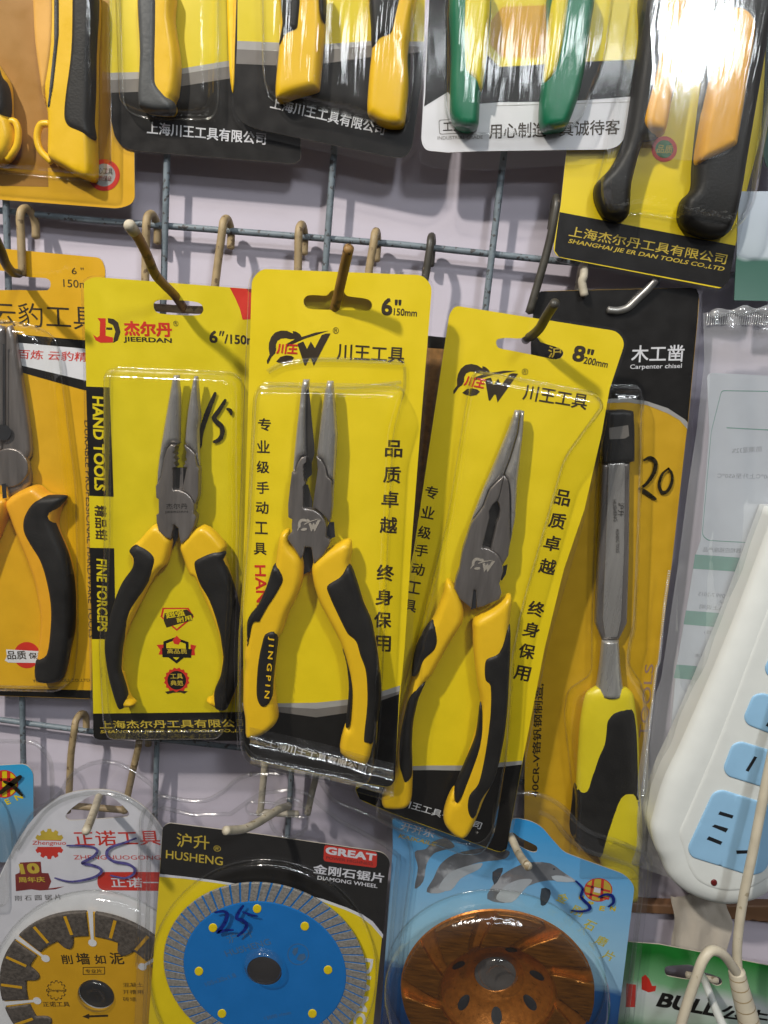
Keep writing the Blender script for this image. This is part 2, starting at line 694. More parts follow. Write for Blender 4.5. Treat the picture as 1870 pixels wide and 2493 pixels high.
RUBG = pm('grey_rubber', (0.075, 0.078, 0.08), 0.42, var=0.2, bump=0.15, bs=700)
HGRN = pm('green_grip', (0.006, 0.16, 0.075), 0.36, var=0.08, bump=0.08, bs=500)
FILM = film('clear_blister')
FILMW = film('wrinkled_clear_film', bump=0.9, bs=85, rough=0.10, f0=0.065, stretch=(1, 0.07, 1), haze=0.012)
FILMG = film('glare_panel_film', bump=.14, bs=60, rough=.105, f0=.042)  # for the film panel added to carry the glare
FILML = film('curled_film', bump=.45, bs=120, rough=.08, f0=.17, stretch=(1, 1, 1))
FILMC = film('clamshell_film', tint=(0.91, 0.91, 0.93), f0=0.055, bump=0.3, bs=35, haze=0.022)
FILMH = film('clear_flange', tint=(0.95, 0.95, 0.955), f0=0.035, bump=0.3, bs=35, haze=0.008)
BAGF = film('bag_film', tint=(0.92, 0.93, 0.93), f0=0.12, bump=0.7, bs=30, rough=0.12, haze=0.20, stretch=(1, .35, 1))
WIREM = pm('blue_grey_wire_paint', (0.155, 0.19, 0.215), 0.5, var=0.25, ns=200, spots=((0.05, 0.045, 0.045), 420, 0.58), bump=0.3, bs=900)
TAN = pm('tan_coated_wire', (0.34, 0.25, 0.13), 0.55, var=0.3, ns=160, spots=((0.13, 0.085, 0.04), 240, 0.60))
TANP = pm('pale_coated_wire', (0.46, 0.41, 0.31), 0.55, var=0.3, ns=160, spots=((0.22, 0.17, 0.10), 240, 0.62))
BRN = pm('brown_coated_wire', (0.26, 0.14, 0.035), 0.5, var=0.3, ns=160, spots=((0.09, 0.05, 0.02), 240, 0.58))
DWIRE = pm('dark_coated_wire', (0.05, 0.045, 0.035), 0.45, var=0.3, ns=160, spots=((0.16, 0.13, 0.09), 300, 0.66))
GWIRE = pm('bare_grey_wire', (0.30, 0.29, 0.27), 0.38, metal=0.7, var=0.3)
CABLE = pm('cream_cable', (0.56, 0.50, 0.38), 0.5, var=0.12, spots=((0.36, 0.30, 0.20), 160, 0.64))
WPLAS = pm('white_plastic', (0.70, 0.72, 0.69), 0.35, var=0.03)
BPLAS = pm('sky_blue_plastic', (0.29, 0.51, 0.72), 0.38, var=0.04)
HOLE = pm('dark_slot', (0.01, 0.011, 0.014), 0.6)
BLUEP = pm('blue_blade_paint', (0.004, 0.17, 0.53), 0.42, var=0.05, ns=70)
SEG = pm('diamond_segment', (0.36, 0.335, 0.305), 0.6, metal=0.35, var=0.35, ns=700, bump=0.6, bs=1500)
COPPER = pm('copper_paint', (0.40, 0.135, 0.016), 0.33, metal=0.6, var=0.2, ns=400, bump=0.2, bs=900)
COPSEG = pm('ground_copper_segment', (0.32, 0.12, 0.016), 0.33, metal=0.7, var=0.4, ns=600, bump=0.5, bs=1400, stretch=(.15, 1, 1))
BLADEY = pm('yellow_blade_paint', (0.64, 0.34, 0.008), 0.42, var=0.06)

# ------------------------------------------------------------------ the setting: wall
def wall_material():
    m = pm('lavender_wall_board', (0.53, 0.49, 0.565), 0.6, var=0.10, ns=9, bump=0.25, bs=160, spots=((0.22, 0.19, 0.20), 95, 0.735))
    return m


mb = MB()
WM = wall_material()
mb.add([(-1.6, 0, -1.6), (1.6, 0, -1.6), (1.6, 0, 1.4), (-1.6, 0, 1.4), (-1.6, .01, -1.6), (1.6, .01, -1.6), (1.6, .01, 1.4), (-1.6, .01, 1.4)],
       [[0, 1, 2, 3], [5, 4, 7, 6], [3, 2, 6, 7], [1, 0, 4, 5]], WM)
o = mb.build('wall')
o['kind'] = 'structure'

# ------------------------------------------------------------------ wire grid
GD = 0.0085
sc = WALL - GD
g = bpy.data.objects.new('wire_grid', None)
g.location = (0, -GD, -0.8 * sc)
COL.objects.link(g)
g['label'] = 'blue grey painted wire grid fixed in front of the lavender wall'
g['category'] = 'wire grid'
X0 = -0.5662 * sc
for i in range(-1, 5):
    x = X0 + 0.2098 * sc * i
    mb = MB()
    path = [Vector((x + .0006 * math.sin(k * 1.7 + i), -.0028, -0.62 + k * .1 + .8 * sc)) for k in range(11)]
    tube(mb, path, 0.0016, WIREM)
    mb.build('vertical_wire', g)
for z in (0.1065 * sc, -0.6390 * sc):
    mb = MB()
    path = [Vector((-0.55 + k * .0757, .0005, z + .8 * sc + .0007 * math.sin(k * 2.1))) for k in range(12)]
    tube(mb, path, 0.0016, WIREM)
    mb.build('horizontal_wire', g)


# ------------------------------------------------------------------ hooks
def hook(label, ups, cross, prong, depths, mframe, mprong, r=0.0019, rp=0.0021, cap=None):
    base = W(prong.split()[0], 0.018)[0]
    o = bpy.data.objects.new('display_hook', None)
    o.location = base
    COL.objects.link(o)
    o['label'] = label
    o['category'] = 'hook'
    o['group'] = 'wire display hooks on the grid'
    mb = MB()
    for u in ups:
        if not cross:
            if len(mb.v):
                mb.build('upright', o)
            mb = MB()
        p = W(u, 0.0185)
        top, rest = p[0], p[1:]
        # loop over the wire and a short tail behind it
        loop = [top + Vector((.0008, .0125, -.0100)), top + Vector((.0008, .0125, -.004)), top + Vector((.0006, .0105, 0.0002)),
                top + Vector((.0003, .006, .0026)), top + Vector((0, .0015, .0008)), top + Vector((0, 0, -.003))]
        tube(mb, [q - base for q in sm3(loop + rest, 4)], r, mframe)
    if cross:
        p = W(cross, 0.0185)
        tube(mb, [q - base for q in sm3(p, 3)], r, mframe)
    if len(mb.v):
        mb.build('frame' if cross and ups else ('upright' if ups else 'cross_bar'), o)
    mb = MB()
    pp = []
    pts = prong.split()
    reg = 'x'
    for t, d in zip(pts, depths):
        if t[0].isalpha():
            reg = t[0]
        else:
            t = reg + t
        pp.append(W(t, d)[0])
    tube(mb, [q - base for q in sm3(pp, 6)], rp, mprong)
    if cap:
        e = pp[-1]
        dv = (pp[-1] - pp[-2]).normalized()
        tube(mb, [e - base - dv * .004, e - base + dv * .0008, e - base + dv * .0018], [rp * 1.12, rp * 1.15, rp * .8], cap)
    mb.build('prong', o)
    return o


hook('tan hook whose brown prong with a white tip bends up over the slim pliers card',
     ['d845,72 842,250 838,450 838,590', 'd1285,100 1255,350 1225,600'], 'd838,585 1060,600 1225,605',
     'd1065,600 1010,520 945,455 895,395 850,290 800,190 750,118', [.0185, .026, .037, .047, .058, .068, .075], TAN, BRN, cap=TANP)
hook('tan hook whose straight brown prong rises from the slot of the middle six inch card',
     ['e540,135 535,350 530,560', 'e975,175 945,370 925,560'], 'e530,558 760,585 925,590',
     'e738,612 745,600 770,500 795,390 828,245', [.0185, .050, .059, .067, .078], TAN, BRN)
hook('dark hook with its short upturned prong in the tilted eight inch card',
     ['e1300,205 1268,420 1225,620', 'f440,-20 400,200 340,420 280,620'], None,
     'f262,775 270,765 295,752 340,710 380,640 430,562', [.0185, .033, .037, .047, .057, .067], DWIRE, DWIRE)
hook('bare grey wire hook with its curved prong in the slot of the black chisel card',
     ['f600,372 585,440 600,520'], None,
     'f735,603 790,608 850,590 905,540 960,488 1010,432', [.0165, .0165, .0170, .0175, .0178, .0180], TANP, GWIRE, rp=.0018)
hook('dark bent hook prong in the slot of the orange card at the frame edge',
     ['d115,38 120,150 130,400'], None,
     'd110,392 70,385 30,330 0,250 -60,120', [.0185, .030, .045, .055, .065], TAN, DWIRE)
hook('pale hook with its hollow prong pointing down over the white arched card',
     ['j430,622 410,800 400,1000 390,1130', 'j800,722 770,880 740,1020 715,1130'], 'j380,1092 560,1105 735,1120',
     'j575,1030 555,1090 530,1160 497,1240', [.0185, .038, .055, .074], TAN, TANP)
hook('pale wire hook with its long prong bending left above the blue saw blade pack',
     ['k345,830 330,1000 318,1135', 'k640,900 615,1020 590,1140'], 'k300,1132 420,1136 535,1142',
     'k480,1095 430,1112 370,1150 300,1192 220,1228 115,1237', [.0185, .030, .042, .054, .064, .075], TANP, TANP)
hook('pale bent hook prong over the leaping dolphins of the grinding wheel card',
     [], 'o780,290 870,320 960,350', 'o868,318 895,360 925,425 955,475 985,512', [.0185, .036, .046, .058, .068], TANP, TANP)
hook('white hook prong hanging out of the green and white card',
     [], 'p1000,930 1100,950 1250,975', 'p1120,930 1160,1010 1220,1170 1290,1330 1330,1420', [.0185, .040, .055, .070, .078], TANP, WPLAS)


# ------------------------------------------------------------------ packs
def film_part(it, flange, domes, fz=0.0007, fm=None, dm=None, name='plastic_cover', edge=True, ft=FILM, ridge=True):
    mb = MB()
    fm = fm or FILMH
    dm = dm or ft
    holes = []
    for d in domes:
        holes.append(ccw(d[0]))
    if flange is not None:
        sheet(mb, flange, fz, fm, holes=holes)
        if edge:     # turned rim of the film
            n = len(flange)
            f2 = ccw(flange)
            mb.add([(x, y, fz) for x, y in f2] + [(x, y, fz - .0012) for x, y in f2],
                   [[i, n + i, n + (i + 1) % n, (i + 1) % n] for i in range(n)], fm)
    for d in domes:
        p, h, r = d[:3]
        wall = d[3] if len(d) > 3 else h * .35
        pillow(mb, p, fz, h - wall, r, wall, dm, spacing=.0022)
        if ridge:                                   # bead added round the blister foot to catch bright edge lines
            q_ = [(x, y, fz + .0002) for x, y in p]
            tube(mb, q_ + q_[:1], .00045, FILM, n=8, cap=False)
    return mb.build(name, it.o)


def tool(name, label, cat, pk, group=None, lift=0.0):
    """a loose tool lying in a pack: a thing of its own, same plane as its pack"""
    t = object.__new__(Item)
    t.__dict__.update(pk.__dict__)
    t.O = pk.O + pk.R @ Vector((0, 0, lift))
    t.cl = t.Ri @ (CAM - t.O)
    t.o = bpy.data.objects.new(name, None)
    t.o.empty_display_size = 0.01
    COL.objects.link(t.o)
    t.o.matrix_world = Matrix.Translation(t.O) @ pk.R.to_4x4()
    t.o['label'], t.o['category'] = label, cat
    if group:
        t.o['group'] = group
    return t


def solid(it, name, spec, z0, h, r, wall, mat, parent=None, sm=4, sp=.0011, zt=None):
    p = S(spec)
    if sm:
        p = smooth(p, sm)
    mb = MB()
    pillow(mb, it.loc(p, (z0 + wall + h * .6) if zt is None else zt), z0, h, r, wall, mat, spacing=sp)
    return mb.build(name, parent or it.o)


PACKS = 'carded tools in clear blisters'
LOGO = {'arc': 'L210,520 205,490 235,430 225,370 228,310 250,250 290,205 350,185 410,188 470,215 468,190 500,195 540,220 558,250 700,205 830,187 720,225 580,270 470,320 400,355 395,325 495,270 440,272 400,262 350,265 312,290 297,330 300,380 290,415 255,450 235,490 218,522',
        'leaf': 'L300,498 345,450 400,435 455,440 482,460 450,500 390,520 330,512',
        'w': 'L515,320 575,295 612,372 650,295 692,362 760,230 800,215 850,215 680,545 652,468 634,468 600,540 585,535'}


def logo(mb, it, z, mat, red, xf=lambda p: p, zr=None):
    for k in ('arc', 'leaf', 'w'):
        flat(mb, it, xf(S(LOGO[k])), z, mat)
    p = xf(S('L300,420 512,428'))
    T(mb, it, '川王', 'x%f,%f %f,%f' % (*p[0], *p[1]), 100 * REG['L'][2], z + 8e-5, red, bold=.05, shear=.15)


# ===== A: far left of the upper row
it = A = Item('blister_pack', 'orange carded pliers pack with a round red stamp in its lower corner', 'tool pack', 'a350,1190', .0150, PACKS)
mb = MB()
sheet(mb, it.loc(rounded(S('a-150,-200 775,-200 775,900 778,1170 690,1204 0,1152 -150,1140'), [0, 0, 5, 22, 40, 0, 0])), 0, ORY, thick=.0006, edge=PAPER)
flat(mb, it, 'a-150,-200 640,-200 640,960 275,968 280,1078 0,1072 -150,1060', 6e-5, pm('painted_shade_orange', (0.36, 0.17, 0.02), .42))  # shade inside the blister, painted on the card as darker brown
ringprint(mb, it, 'a600,1010', 92, 26, 1.4e-4, RED)
flat(mb, it, disc_px('a600,1010', 66), 1.2e-4, LGREY)
T(mb, it, '匠心工具', 'a540,1000 650,1008', 32, 2e-4, INK)
T(mb, it, '品质保证', 'a545,1040 645,1046', 26, 2e-4, DRED)
mb.build('card', it.o)
film_part(it, it.loc(rounded(S('a-160,-200 800,-200 798,1178 770,1225 0,1178 -160,1160'), [0, 0, 15, 20, 0, 0])),
          [(it.loc(rounded(S('a-160,-190 650,-190 645,1000 625,1035 580,1045 -160,985'), [0, 0, 30, 20, 20, 0])), .0135, .006)])
t = tool('pliers', 'yellow and black pliers grips with small finger loops inside the stamped orange pack', 'pliers', it)
h = solid(t, 'grip', 'a198,-90 345,-90 405,-90 540,-60 535,300 530,800 530,1030 450,1020 380,980 290,930 268,890 268,650 215,380 192,150', .001, .006, .0032, .003, HYEL)
solid(t, 'rubber_inlay', 'a405,-90 540,-90 532,300 530,500 522,700 530,795 450,768 390,738 364,680 370,560 403,300 410,0', .0045, .0052, .0028, .0015, RUB, h)
solid(t, 'grey_stripe', 'a310,-90 345,-90 345,200 312,500 290,632 270,632 310,250', .007, .0030, .0012, .001, RUBG, h, sm=0)
solid(t, 'pale_side', 'a196,-90 306,-90 312,250 266,560 255,620 205,300 190,100', .006, .0036, .002, .001, HPEA, h)
m2 = MB()
tube(m2, sm3([(x, y, .006) for x, y in t.loc('a285,715 235,722 215,790 235,870 300,935', .006)], 6), .0016, HYEL)
m2.build('finger_loop', h)
h = solid(t, 'grip', 'a-120,300 5,430 30,500 36,660 55,690 75,800 40,900 -40,945 -140,930', .001, .006, .0035, .003, HYEL)
solid(t, 'rubber_inlay', 'a-140,250 0,440 32,520 34,655 -20,670 -140,640', .0045, .0052, .0028, .0015, RUB, h)
m2 = MB()
tube(m2, sm3([(x, y, .006) for x, y in t.loc('a45,700 88,705 106,760 95,850 40,920', .006)], 6), .0016, HYEL)
m2.build('finger_loop', h)

# ===== B
it = Item('blister_pack', 'black bottomed pack half hidden behind the upper pack with two yellow grip ends', 'tool pack', 'a1100,900', .0160, PACKS)
mb = MB()
sheet(mb, it.loc(rounded(S('a632,-200 1740,-200 1735,920 1700,945 800,872 715,855 665,800 642,700'), [0, 0, 20, 20, 20, 20, 20, 0])), 0, BLK, thick=.0006, edge=PAPER)
flat(mb, it, 'a632,-200 1740,-200 1740,300 1310,352 1030,398 800,416 636,420', 6e-5, YELG)
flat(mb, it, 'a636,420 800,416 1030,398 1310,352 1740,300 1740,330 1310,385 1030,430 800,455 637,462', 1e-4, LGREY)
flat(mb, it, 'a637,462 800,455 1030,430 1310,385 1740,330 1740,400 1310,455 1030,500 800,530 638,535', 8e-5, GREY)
T(mb, it, '上海川王工具有限公司', 'a848,772 1532,838', 66, 1.2e-4, WHT, bold=.02)
mb.build('card', it.o)
film_part(it, it.loc(rounded(S('a628,-200 1745,-200 1742,930 1700,958 790,885 700,868 655,810 636,700'), 20)),
          [(it.loc(rounded(S('a690,-190 1262,-190 1262,600 1230,690 860,690 720,640'), 60)), .0105, .005)])
t = tool('pliers', 'pliers with grey black grips in the half hidden black bottomed pack', 'pliers', it)
h = solid(t, 'grip', 'a795,-90 985,-90 990,100 1025,360 1010,540 992,580 1000,620 980,655 850,642 795,600 800,300', .001, .0045, .0032, .003, HYEL)
solid(t, 'rubber_inlay', 'a792,-90 905,-90 908,470 950,535 998,592 985,650 850,642 792,600 800,300', .0035, .0048, .003, .0015, RUBG, h)
solid(t, 'grip', 'a1310,-90 1380,-90 1375,250 1355,480 1338,530 1322,400', .001, .0012, .0015, .0012, HYEL)

# ===== C
it = Item('blister_pack', 'upper yellow and black pliers pack with two yellow grip ends above white lettering', 'tool pack', 'b700,900', .0210, PACKS)
mb = MB()
sheet(mb, it.loc(rounded(S('b186,-200 1272,-200 1245,500 1190,860 1150,912 1060,905 300,745 215,710 165,640 170,300'), [0, 0, 0, 30, 40, 30, 30, 30, 30, 0])), 0, BLK, thick=.0006, edge=PAPER)
flat(mb, it, 'b188,-200 1272,-200 1262,240 950,236 680,255 430,246 184,236', 6e-5, YELG)
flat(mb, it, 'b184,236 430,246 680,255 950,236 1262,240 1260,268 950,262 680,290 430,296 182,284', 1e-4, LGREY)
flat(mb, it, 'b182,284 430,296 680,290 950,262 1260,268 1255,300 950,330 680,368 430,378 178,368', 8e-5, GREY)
T(mb, it, '上海川王工具有限公司', 'b372,625 1028,782', 62, 1.4e-4, WHT, bold=.02)
mb.build('card', it.o)
film_part(it, it.loc(rounded(S('b172,-200 1290,-200 1262,500 1205,890 1150,935 1085,968 700,880 290,788 200,745 150,650 152,500'), [0, 0, 0, 30, 40, 10, 0, 20, 30, 30, 0])),
          [(it.loc(rounded(S('b330,-190 1205,-190 1200,480 1170,720 1110,752 700,640 380,590 345,480'), 50)), .0115, .005)], dm=FILMW)
t = tool('pliers', 'pliers with two wide yellow grip ends pointing down, in the pack above the horizontal wire', 'pliers', it)
h = solid(t, 'grip', 'b430,-90 645,-90 680,110 668,300 652,480 640,510 520,545 430,577 402,560 400,480 420,260 428,100', .001, .0048, .0035, .003, HYEL)
solid(t, 'rubber_inlay', 'b432,-90 552,-90 545,155 530,182 470,210 420,262 438,130', .0045, .0044, .0028, .0012, RUB, h)
solid(t, 'rubber_inlay', 'b652,-90 690,-90 686,115 655,62', .0045, .0044, .0015, .0012, RUB, h)
h = solid(t, 'grip', 'b955,-90 1205,-90 1185,150 1165,300 1170,480 1150,690 1135,720 1100,728 1040,722 980,692 932,640 945,400 958,270 950,100', .001, .0048, .0035, .003, HYEL)
solid(t, 'rubber_inlay', 'b955,-90 1130,-90 1105,112 1080,202 1020,230 962,272 953,150', .0045, .0044, .0028, .0012, RUB, h)

# ===== D
it = D_ = Item('blister_pack', 'white bottomed pack with black slogan lettering under a pair of green grips', 'tool pack', 'b1700,900', .0245, PACKS)
mb = MB()
sheet(mb, it.loc(rounded(S('b1300,-200 1245,815 1270,868 1400,880 c0,872 742,862 805,838 842,770 880,560 920,-200'), [0, 25, 25, 0, 0, 30, 25, 30, 0, 0])), 0, WHT, thick=.0006, edge=PAPER)
flat(mb, it, 'b1300,-200 1268,560 1262,615 1400,530 1440,600 c-30,600 110,590 500,585 890,556 920,-200', 6e-5, BLK)
flat(mb, it, 'b1430,-200 1440,200 c-40,200 40,318 110,386 600,356 906,342 925,-200', 1e-4, YELG)
flat(mb, it, 'c60,120 125,40 375,30 400,190 382,300 330,335 120,330 55,260', 1.5e-4, AMB)
for i in range(7):
    for j in range(6):
        cx_, cy_ = 85 + i * 52 + (j % 2) * 26, 50 + j * 46
        if cx_ < 400:
            p = S('c%d,%d' % (cx_, cy_))[0]
            a, b = it.loc(circ(p, 29 * K, 6, .52), 2e-4), it.loc(circ(p, 27 * K, 6, .52), 2e-4)
            mb.add([(x, y, 2e-4) for x, y in a] + [(x, y, 2e-4) for x, y in b], [[q, (q + 1) % 6, 6 + (q + 1) % 6, 6 + q][::-1] for q in range(6)], ORY)
flat(mb, it, 'c90,608 880,586 880,589 90,612', 1e-4, LGREY)
T(mb, it, '用心制造', 'c50,802 378,790', 82, 1.2e-4, INK, bold=.012)
T(mb, it, '真诚待客', 'c455,788 802,775', 82, 1.2e-4, INK, bold=.012)
p = rounded(S('b1346,692 1566,678 1566,764 1350,776'), 6)
a, b = it.loc(p, 1e-4), it.loc(p.mean(0) + (p - p.mean(0)) * np.array((.97, .93)), 1e-4)
n_ = len(a)
mb.add([(x, y, 1e-4) for x, y in a] + [(x, y, 1e-4) for x, y in b], [[q, (q + 1) % n_, n_ + (q + 1) % n_, n_ + q][::-1] for q in range(n_)], GREY)
T(mb, it, '工业级', 'b1372,760 1545,752', 54, 1.2e-4, INK)
T(mb, it, 'INDUSTRIAL GRADE', 'b1340,806 1600,800', 18, 1.2e-4, GREY, bold=0)
mb.build('card', it.o)
film_part(it, it.loc(rounded(S('b1285,-200 1230,900 1250,950 1350,975 1659,982 c0,982 740,945 815,915 850,800 900,560 935,-200'), [0, 20, 20, 20, 0, 0, 30, 30, 20, 0, 0])),
          [(it.loc(rounded(S('b1390,-190 1385,640 1420,745 c-60,775 440,775 560,720 700,400 780,-190'), 45)), .0125, .005)], dm=FILMW)
t = tool('pliers', 'pliers with green and lime grips inside the white bottomed pack of the upper row', 'pliers', it)
h = solid(t, 'grip', 'b1425,-90 1640,-90 1632,250 1612,470 1590,530 1580,700 1560,735 1500,748 1435,710 1412,620 1418,300', .001, .0055, .0035, .003, HGRN)
solid(t, 'lime_inlay', 'b1500,-90 1638,-90 1630,250 1605,470 1590,515 1550,468 1490,400', .005, .0046, .003, .0012, HLEM, h)
h = solid(t, 'grip', 'c410,-90 650,-90 640,150 585,500 520,690 490,735 430,750 362,742 345,650 360,480 395,250', .001, .0055, .0035, .003, HGRN)
solid(t, 'lime_inlay', 'c425,-90 520,-90 490,220 448,405 415,452 375,472 370,440 388,250', .005, .0046, .003, .0012, HLEM, h)

# ===== E
it = E_ = Item('blister_pack', 'tilted yellow pack with gold lettering on its black foot, holding the large orange grips', 'tool pack', 'f930,400', .0215, PACKS)
mb = MB()
sheet(mb, it.loc(rounded(S('c640,-200 500,830 f462,0 425,215 420,262 450,300 1390,482 1432,440 1470,232 1530,-60 c1640,700 1780,-200'), [0, 0, 0, 0, 20, 20, 20, 20, 0, 0, 0, 0])), 0, YEL, thick=.0006, edge=PAPER)
flat(mb, it, 'f456,38 1472,232 1436,425 1428,446 1395,474 452,296 428,262 432,215', 6e-5, BLK)
T(mb, it, '上海杰尔丹工具有限公司', 'f507,178 1412,342', 58, 1.2e-4, GOLD, bold=.01)
T(mb, it, 'SHANGHAI JIE ER DAN TOOLS CO.,LTD', 'f500,222 1396,386', 30, 1.2e-4, GOLD, bold=.02, shear=.3)
ringprint(mb, it, 'c1060,860', 74, 22, 1.4e-4, RED)
flat(mb, it, disc_px('c1060,860', 54), 1.2e-4, GREEN)
T(mb, it, '品质', 'c1015,882 1105,888', 46, 1.8e-4, GOLD)
mb.build('card', it.o)
E_cover = film_part(it, it.loc(rounded(S('c640,-200 495,830 f455,0 415,225 410,280 440,325 1385,505 1448,470 1485,232 1545,-60 c1655,700 1795,-200'), [0, 0, 0, 0, 20, 20, 20, 20, 0, 0, 0, 0])),
          [(it.loc(rounded(S('c920,-190 700,950 650,1130 700,1270 f900,40 1350,120 c1440,1340 1530,1220 1640,560 1740,-190'), 50)), .019, .012, .006)], dm=FILMW)
mb = MB()  # film sheet added over the blister, tilted to mirror the far lamp
q = it.loc(smooth(S('c1000,-60 1250,-90 1560,-60 1590,120 1540,420 1480,760 1400,900 1200,940 1000,900 950,700 990,400'), 3), .021)
v_, f_ = cdt([ccw(q)], [(x, y) for x in np.arange(q[:, 0].min(), q[:, 0].max(), .004) for y in np.arange(q[:, 1].min(), q[:, 1].max(), .004) if inside(ccw(q), np.array([(x, y)]))[0]])
ym, xm = q[:, 1].mean(), q[:, 0].mean()
mb.add([(x, y, .0222 - .108 * (y - ym) + .012 * (x - xm) ) for x, y in v_], f_, FILMG, True)
mb.build('glare_panel', E_cover)
t = tool('pliers', 'large pair of orange and black grips under the bright glare, in the tilted yellow pack', 'pliers', it)
h = solid(t, 'grip', 'c950,-90 1230,-90 1200,0 1140,450 1060,760 1000,790 950,800 880,1050 868,1220 840,1262 800,1270 725,1240 675,1150 680,1050 770,950 840,800 890,500 930,200', .001, .006, .004, .004, RUB)
solid(t, 'orange_inlay', 'c1085,-90 1220,-90 1205,0 1130,450 1075,760 1000,765 955,738 940,685 1000,450 1050,200', .006, .0062, .0035, .0015, HORG, h)
h = solid(t, 'grip', 'c1400,-90 1700,-90 1670,200 1620,500 1560,850 1500,1200 1450,1330 1380,1372 1250,1345 1165,1270 1180,1150 1240,1080 1250,940 1300,500', .001, .006, .004, .004, RUB)
solid(t, 'orange_inlay', 'c1500,35 1565,70 1597,150 1560,400 1492,815 1470,850 1270,942 1255,880 1320,500 1385,120 1430,50', .006, .0062, .0035, .0015, HORG, h)


def jaws(t, left, right, pivot, pr, lh, name='jaw', z0=.0028, teeth=True):
    """two steel jaws and their riveted joint"""
    out = []
    for k, (sp, dz) in enumerate(((left, 0.0), (right, 0.0004))):
        p = S(sp)
        mb = MB()
        pillow(mb, t.loc(p, z0 + .004), z0 + dz, .0028, .0040, .0014, STEEL, spacing=.0009)
        out.append(mb.build(name, t.o))
    if pivot:
        mb = MB()
        pillow(mb, t.loc(disc_px(pivot, pr, 36), z0 + .0045), z0 + .003, .0005, .0006, .0020, STEEL, spacing=.0010)
        out.append(mb.build('pivot', t.o))
    return out


def flatjaws(t, noses, bodies, darks, z0=.001):
    for k in range(2):
        mb = MB()
        pillow(mb, t.loc(S(noses[k]), z0 + .004), z0, .0036, .0034, .0012, NOSE, spacing=.0009)
        pillow(mb, t.loc(S(bodies[k]), z0 + .0055), z0, .0004, .0007, .0052 - .0006 * k, STEEL, spacing=.0010)
        mb.build('jaw', t.o)
    for n_, (spec, z_, m_) in darks:
        mb = MB()
        flat(mb, t, spec, z_, m_)
        mb.build(n_, t.o)


ETCHS = pm('etched_pale_mark', (.36, .32, .27), .5)
# ===== G: orange card at the left edge
it = G = Item('blister_pack', 'orange pliers pack cut by the frame edge, black and white stripes under its title', 'tool pack', 'g200,1500', .0160, PACKS)
mb = MB()
slot = it.loc(smooth(S('d-150,375 20,378 110,396 150,412 262,420 288,436 290,470 270,490 120,488 -150,478'), 3))
sheet(mb, it.loc(rounded(S('d-150,232 0,248 585,302 608,370 j530,200 528,478 -150,455'), [0, 0, 22, 10, 0, 8, 0])), 0, ORY, holes=[ccw(slot)], thick=.0006, edge=PAPER)
T(mb, it, '云豹工具', 'd-45,690 572,722', 130, 1.2e-4, INK, bold=0)
T(mb, it, '6 "', 'd415,397 485,398', 36, 1.2e-4, INK, bold=0)
T(mb, it, '150mm', 'd366,470 560,482', 42, 1.2e-4, INK, bold=0)
flat(mb, it, 'd-150,722 40,738 600,788 598,848 480,826 100,792 -150,770', 8e-5, BLK)
flat(mb, it, 'd-150,770 100,792 480,826 598,848 596,1030 480,1008 100,918 -150,860', 8e-5, WHT)
flat(mb, it, 'd-150,860 100,918 480,1008 596,1030 596,1085 480,1065 110,960 -150,900', 8e-5, BLK)
T(mb, it, '百炼 云豹精品', 'd100,884 575,906', 52, 1.4e-4, RED, bold=.01, shear=.2)
flat(mb, it, disc_px('j155,225', 76), 1e-4, RED)
flat(mb, it, 'j35,192 300,206 298,276 225,270 50,268 28,256 40,232', 1.5e-4, WHT)
T(mb, it, '品质', 'j45,250 155,250', 52, 2e-4, INK, bold=.02)
T(mb, it, '保证', 'j168,246 262,250', 38, 2e-4, INK, bold=.02)
T(mb, it, 'YUNBAO TOOLS CO.,LTD', 'j190,385 520,380', 20, 1.2e-4, INK, bold=0)
flat(mb, it, 'j-150,412 530,428 529,476 -150,454', 8e-5, BLK)
T(mb, it, 'DURABLE PROFESSIONAL HARDWARE TOOLS', 'd486,1240 g512,1190', 30, 1.2e-4, INK, bold=0)
mb.build('card', it.o)
film_part(it, it.loc(rounded(S('d-150,225 0,240 590,294 618,370 j545,200 543,492 -150,470'), [0, 0, 22, 10, 0, 8, 0])),
          [(it.loc(rounded(S('d-150,640 200,690 330,760 g440,300 450,700 455,1200 j430,360 380,405 -150,395'), 40)), .0115, .006)], dm=FILMW)
t = tool('pliers', 'pliers with orange and black grips, cut by the frame edge, in the orange pack', 'pliers', it)
jaws(t, 'd-60,680 12,700 20,790 18,1250 0,1422 g-60,100', 'd26,700 52,690 78,760 108,960 140,1150 165,1330 172,1422 g165,150 150,170 168,250 165,310 120,360 40,388 20,300 0,200 15,0 d25,1280', 'g55,210', 112, .004, z0=.0015)
mb = MB()
flat(mb, t, disc_px('d18,1310', 46), .0078, HOLE)
flat(mb, t, 'd16,800 28,800 28,1270 16,1270', .0078, HOLE)
mb.build('jaw_gap', t.o)
mb = MB()
flat(mb, t, 'g10,305 34,300 40,385 15,388', .0078, HOLE)
mb.build('joint_gap', t.o)
h = solid(t, 'grip', 'g180,318 265,372 360,382 330,450 310,560 365,700 402,830 414,950 410,1150 j385,200 345,368 260,392 205,370 200,300 g215,1260 226,1150 226,1050 200,900 170,800 110,650 52,500 32,400', .001, .005, .0036, .0032, HORG)
solid(t, 'rubber_inlay', 'g368,380 230,380 172,420 130,500 130,580 170,660 225,750 262,870 284,1000 284,1120 262,1280 200,1325 j200,370 260,394 348,370 392,200 g416,1150 418,950 405,830 370,700 312,565 290,490 330,440', .0045, .0048, .0034, .0012, RUB, h)
solid(t, 'grip', 'g-140,380 0,384 36,402 30,470 0,548 -40,650 -140,900', .001, .005, .0036, .0032, HORG)

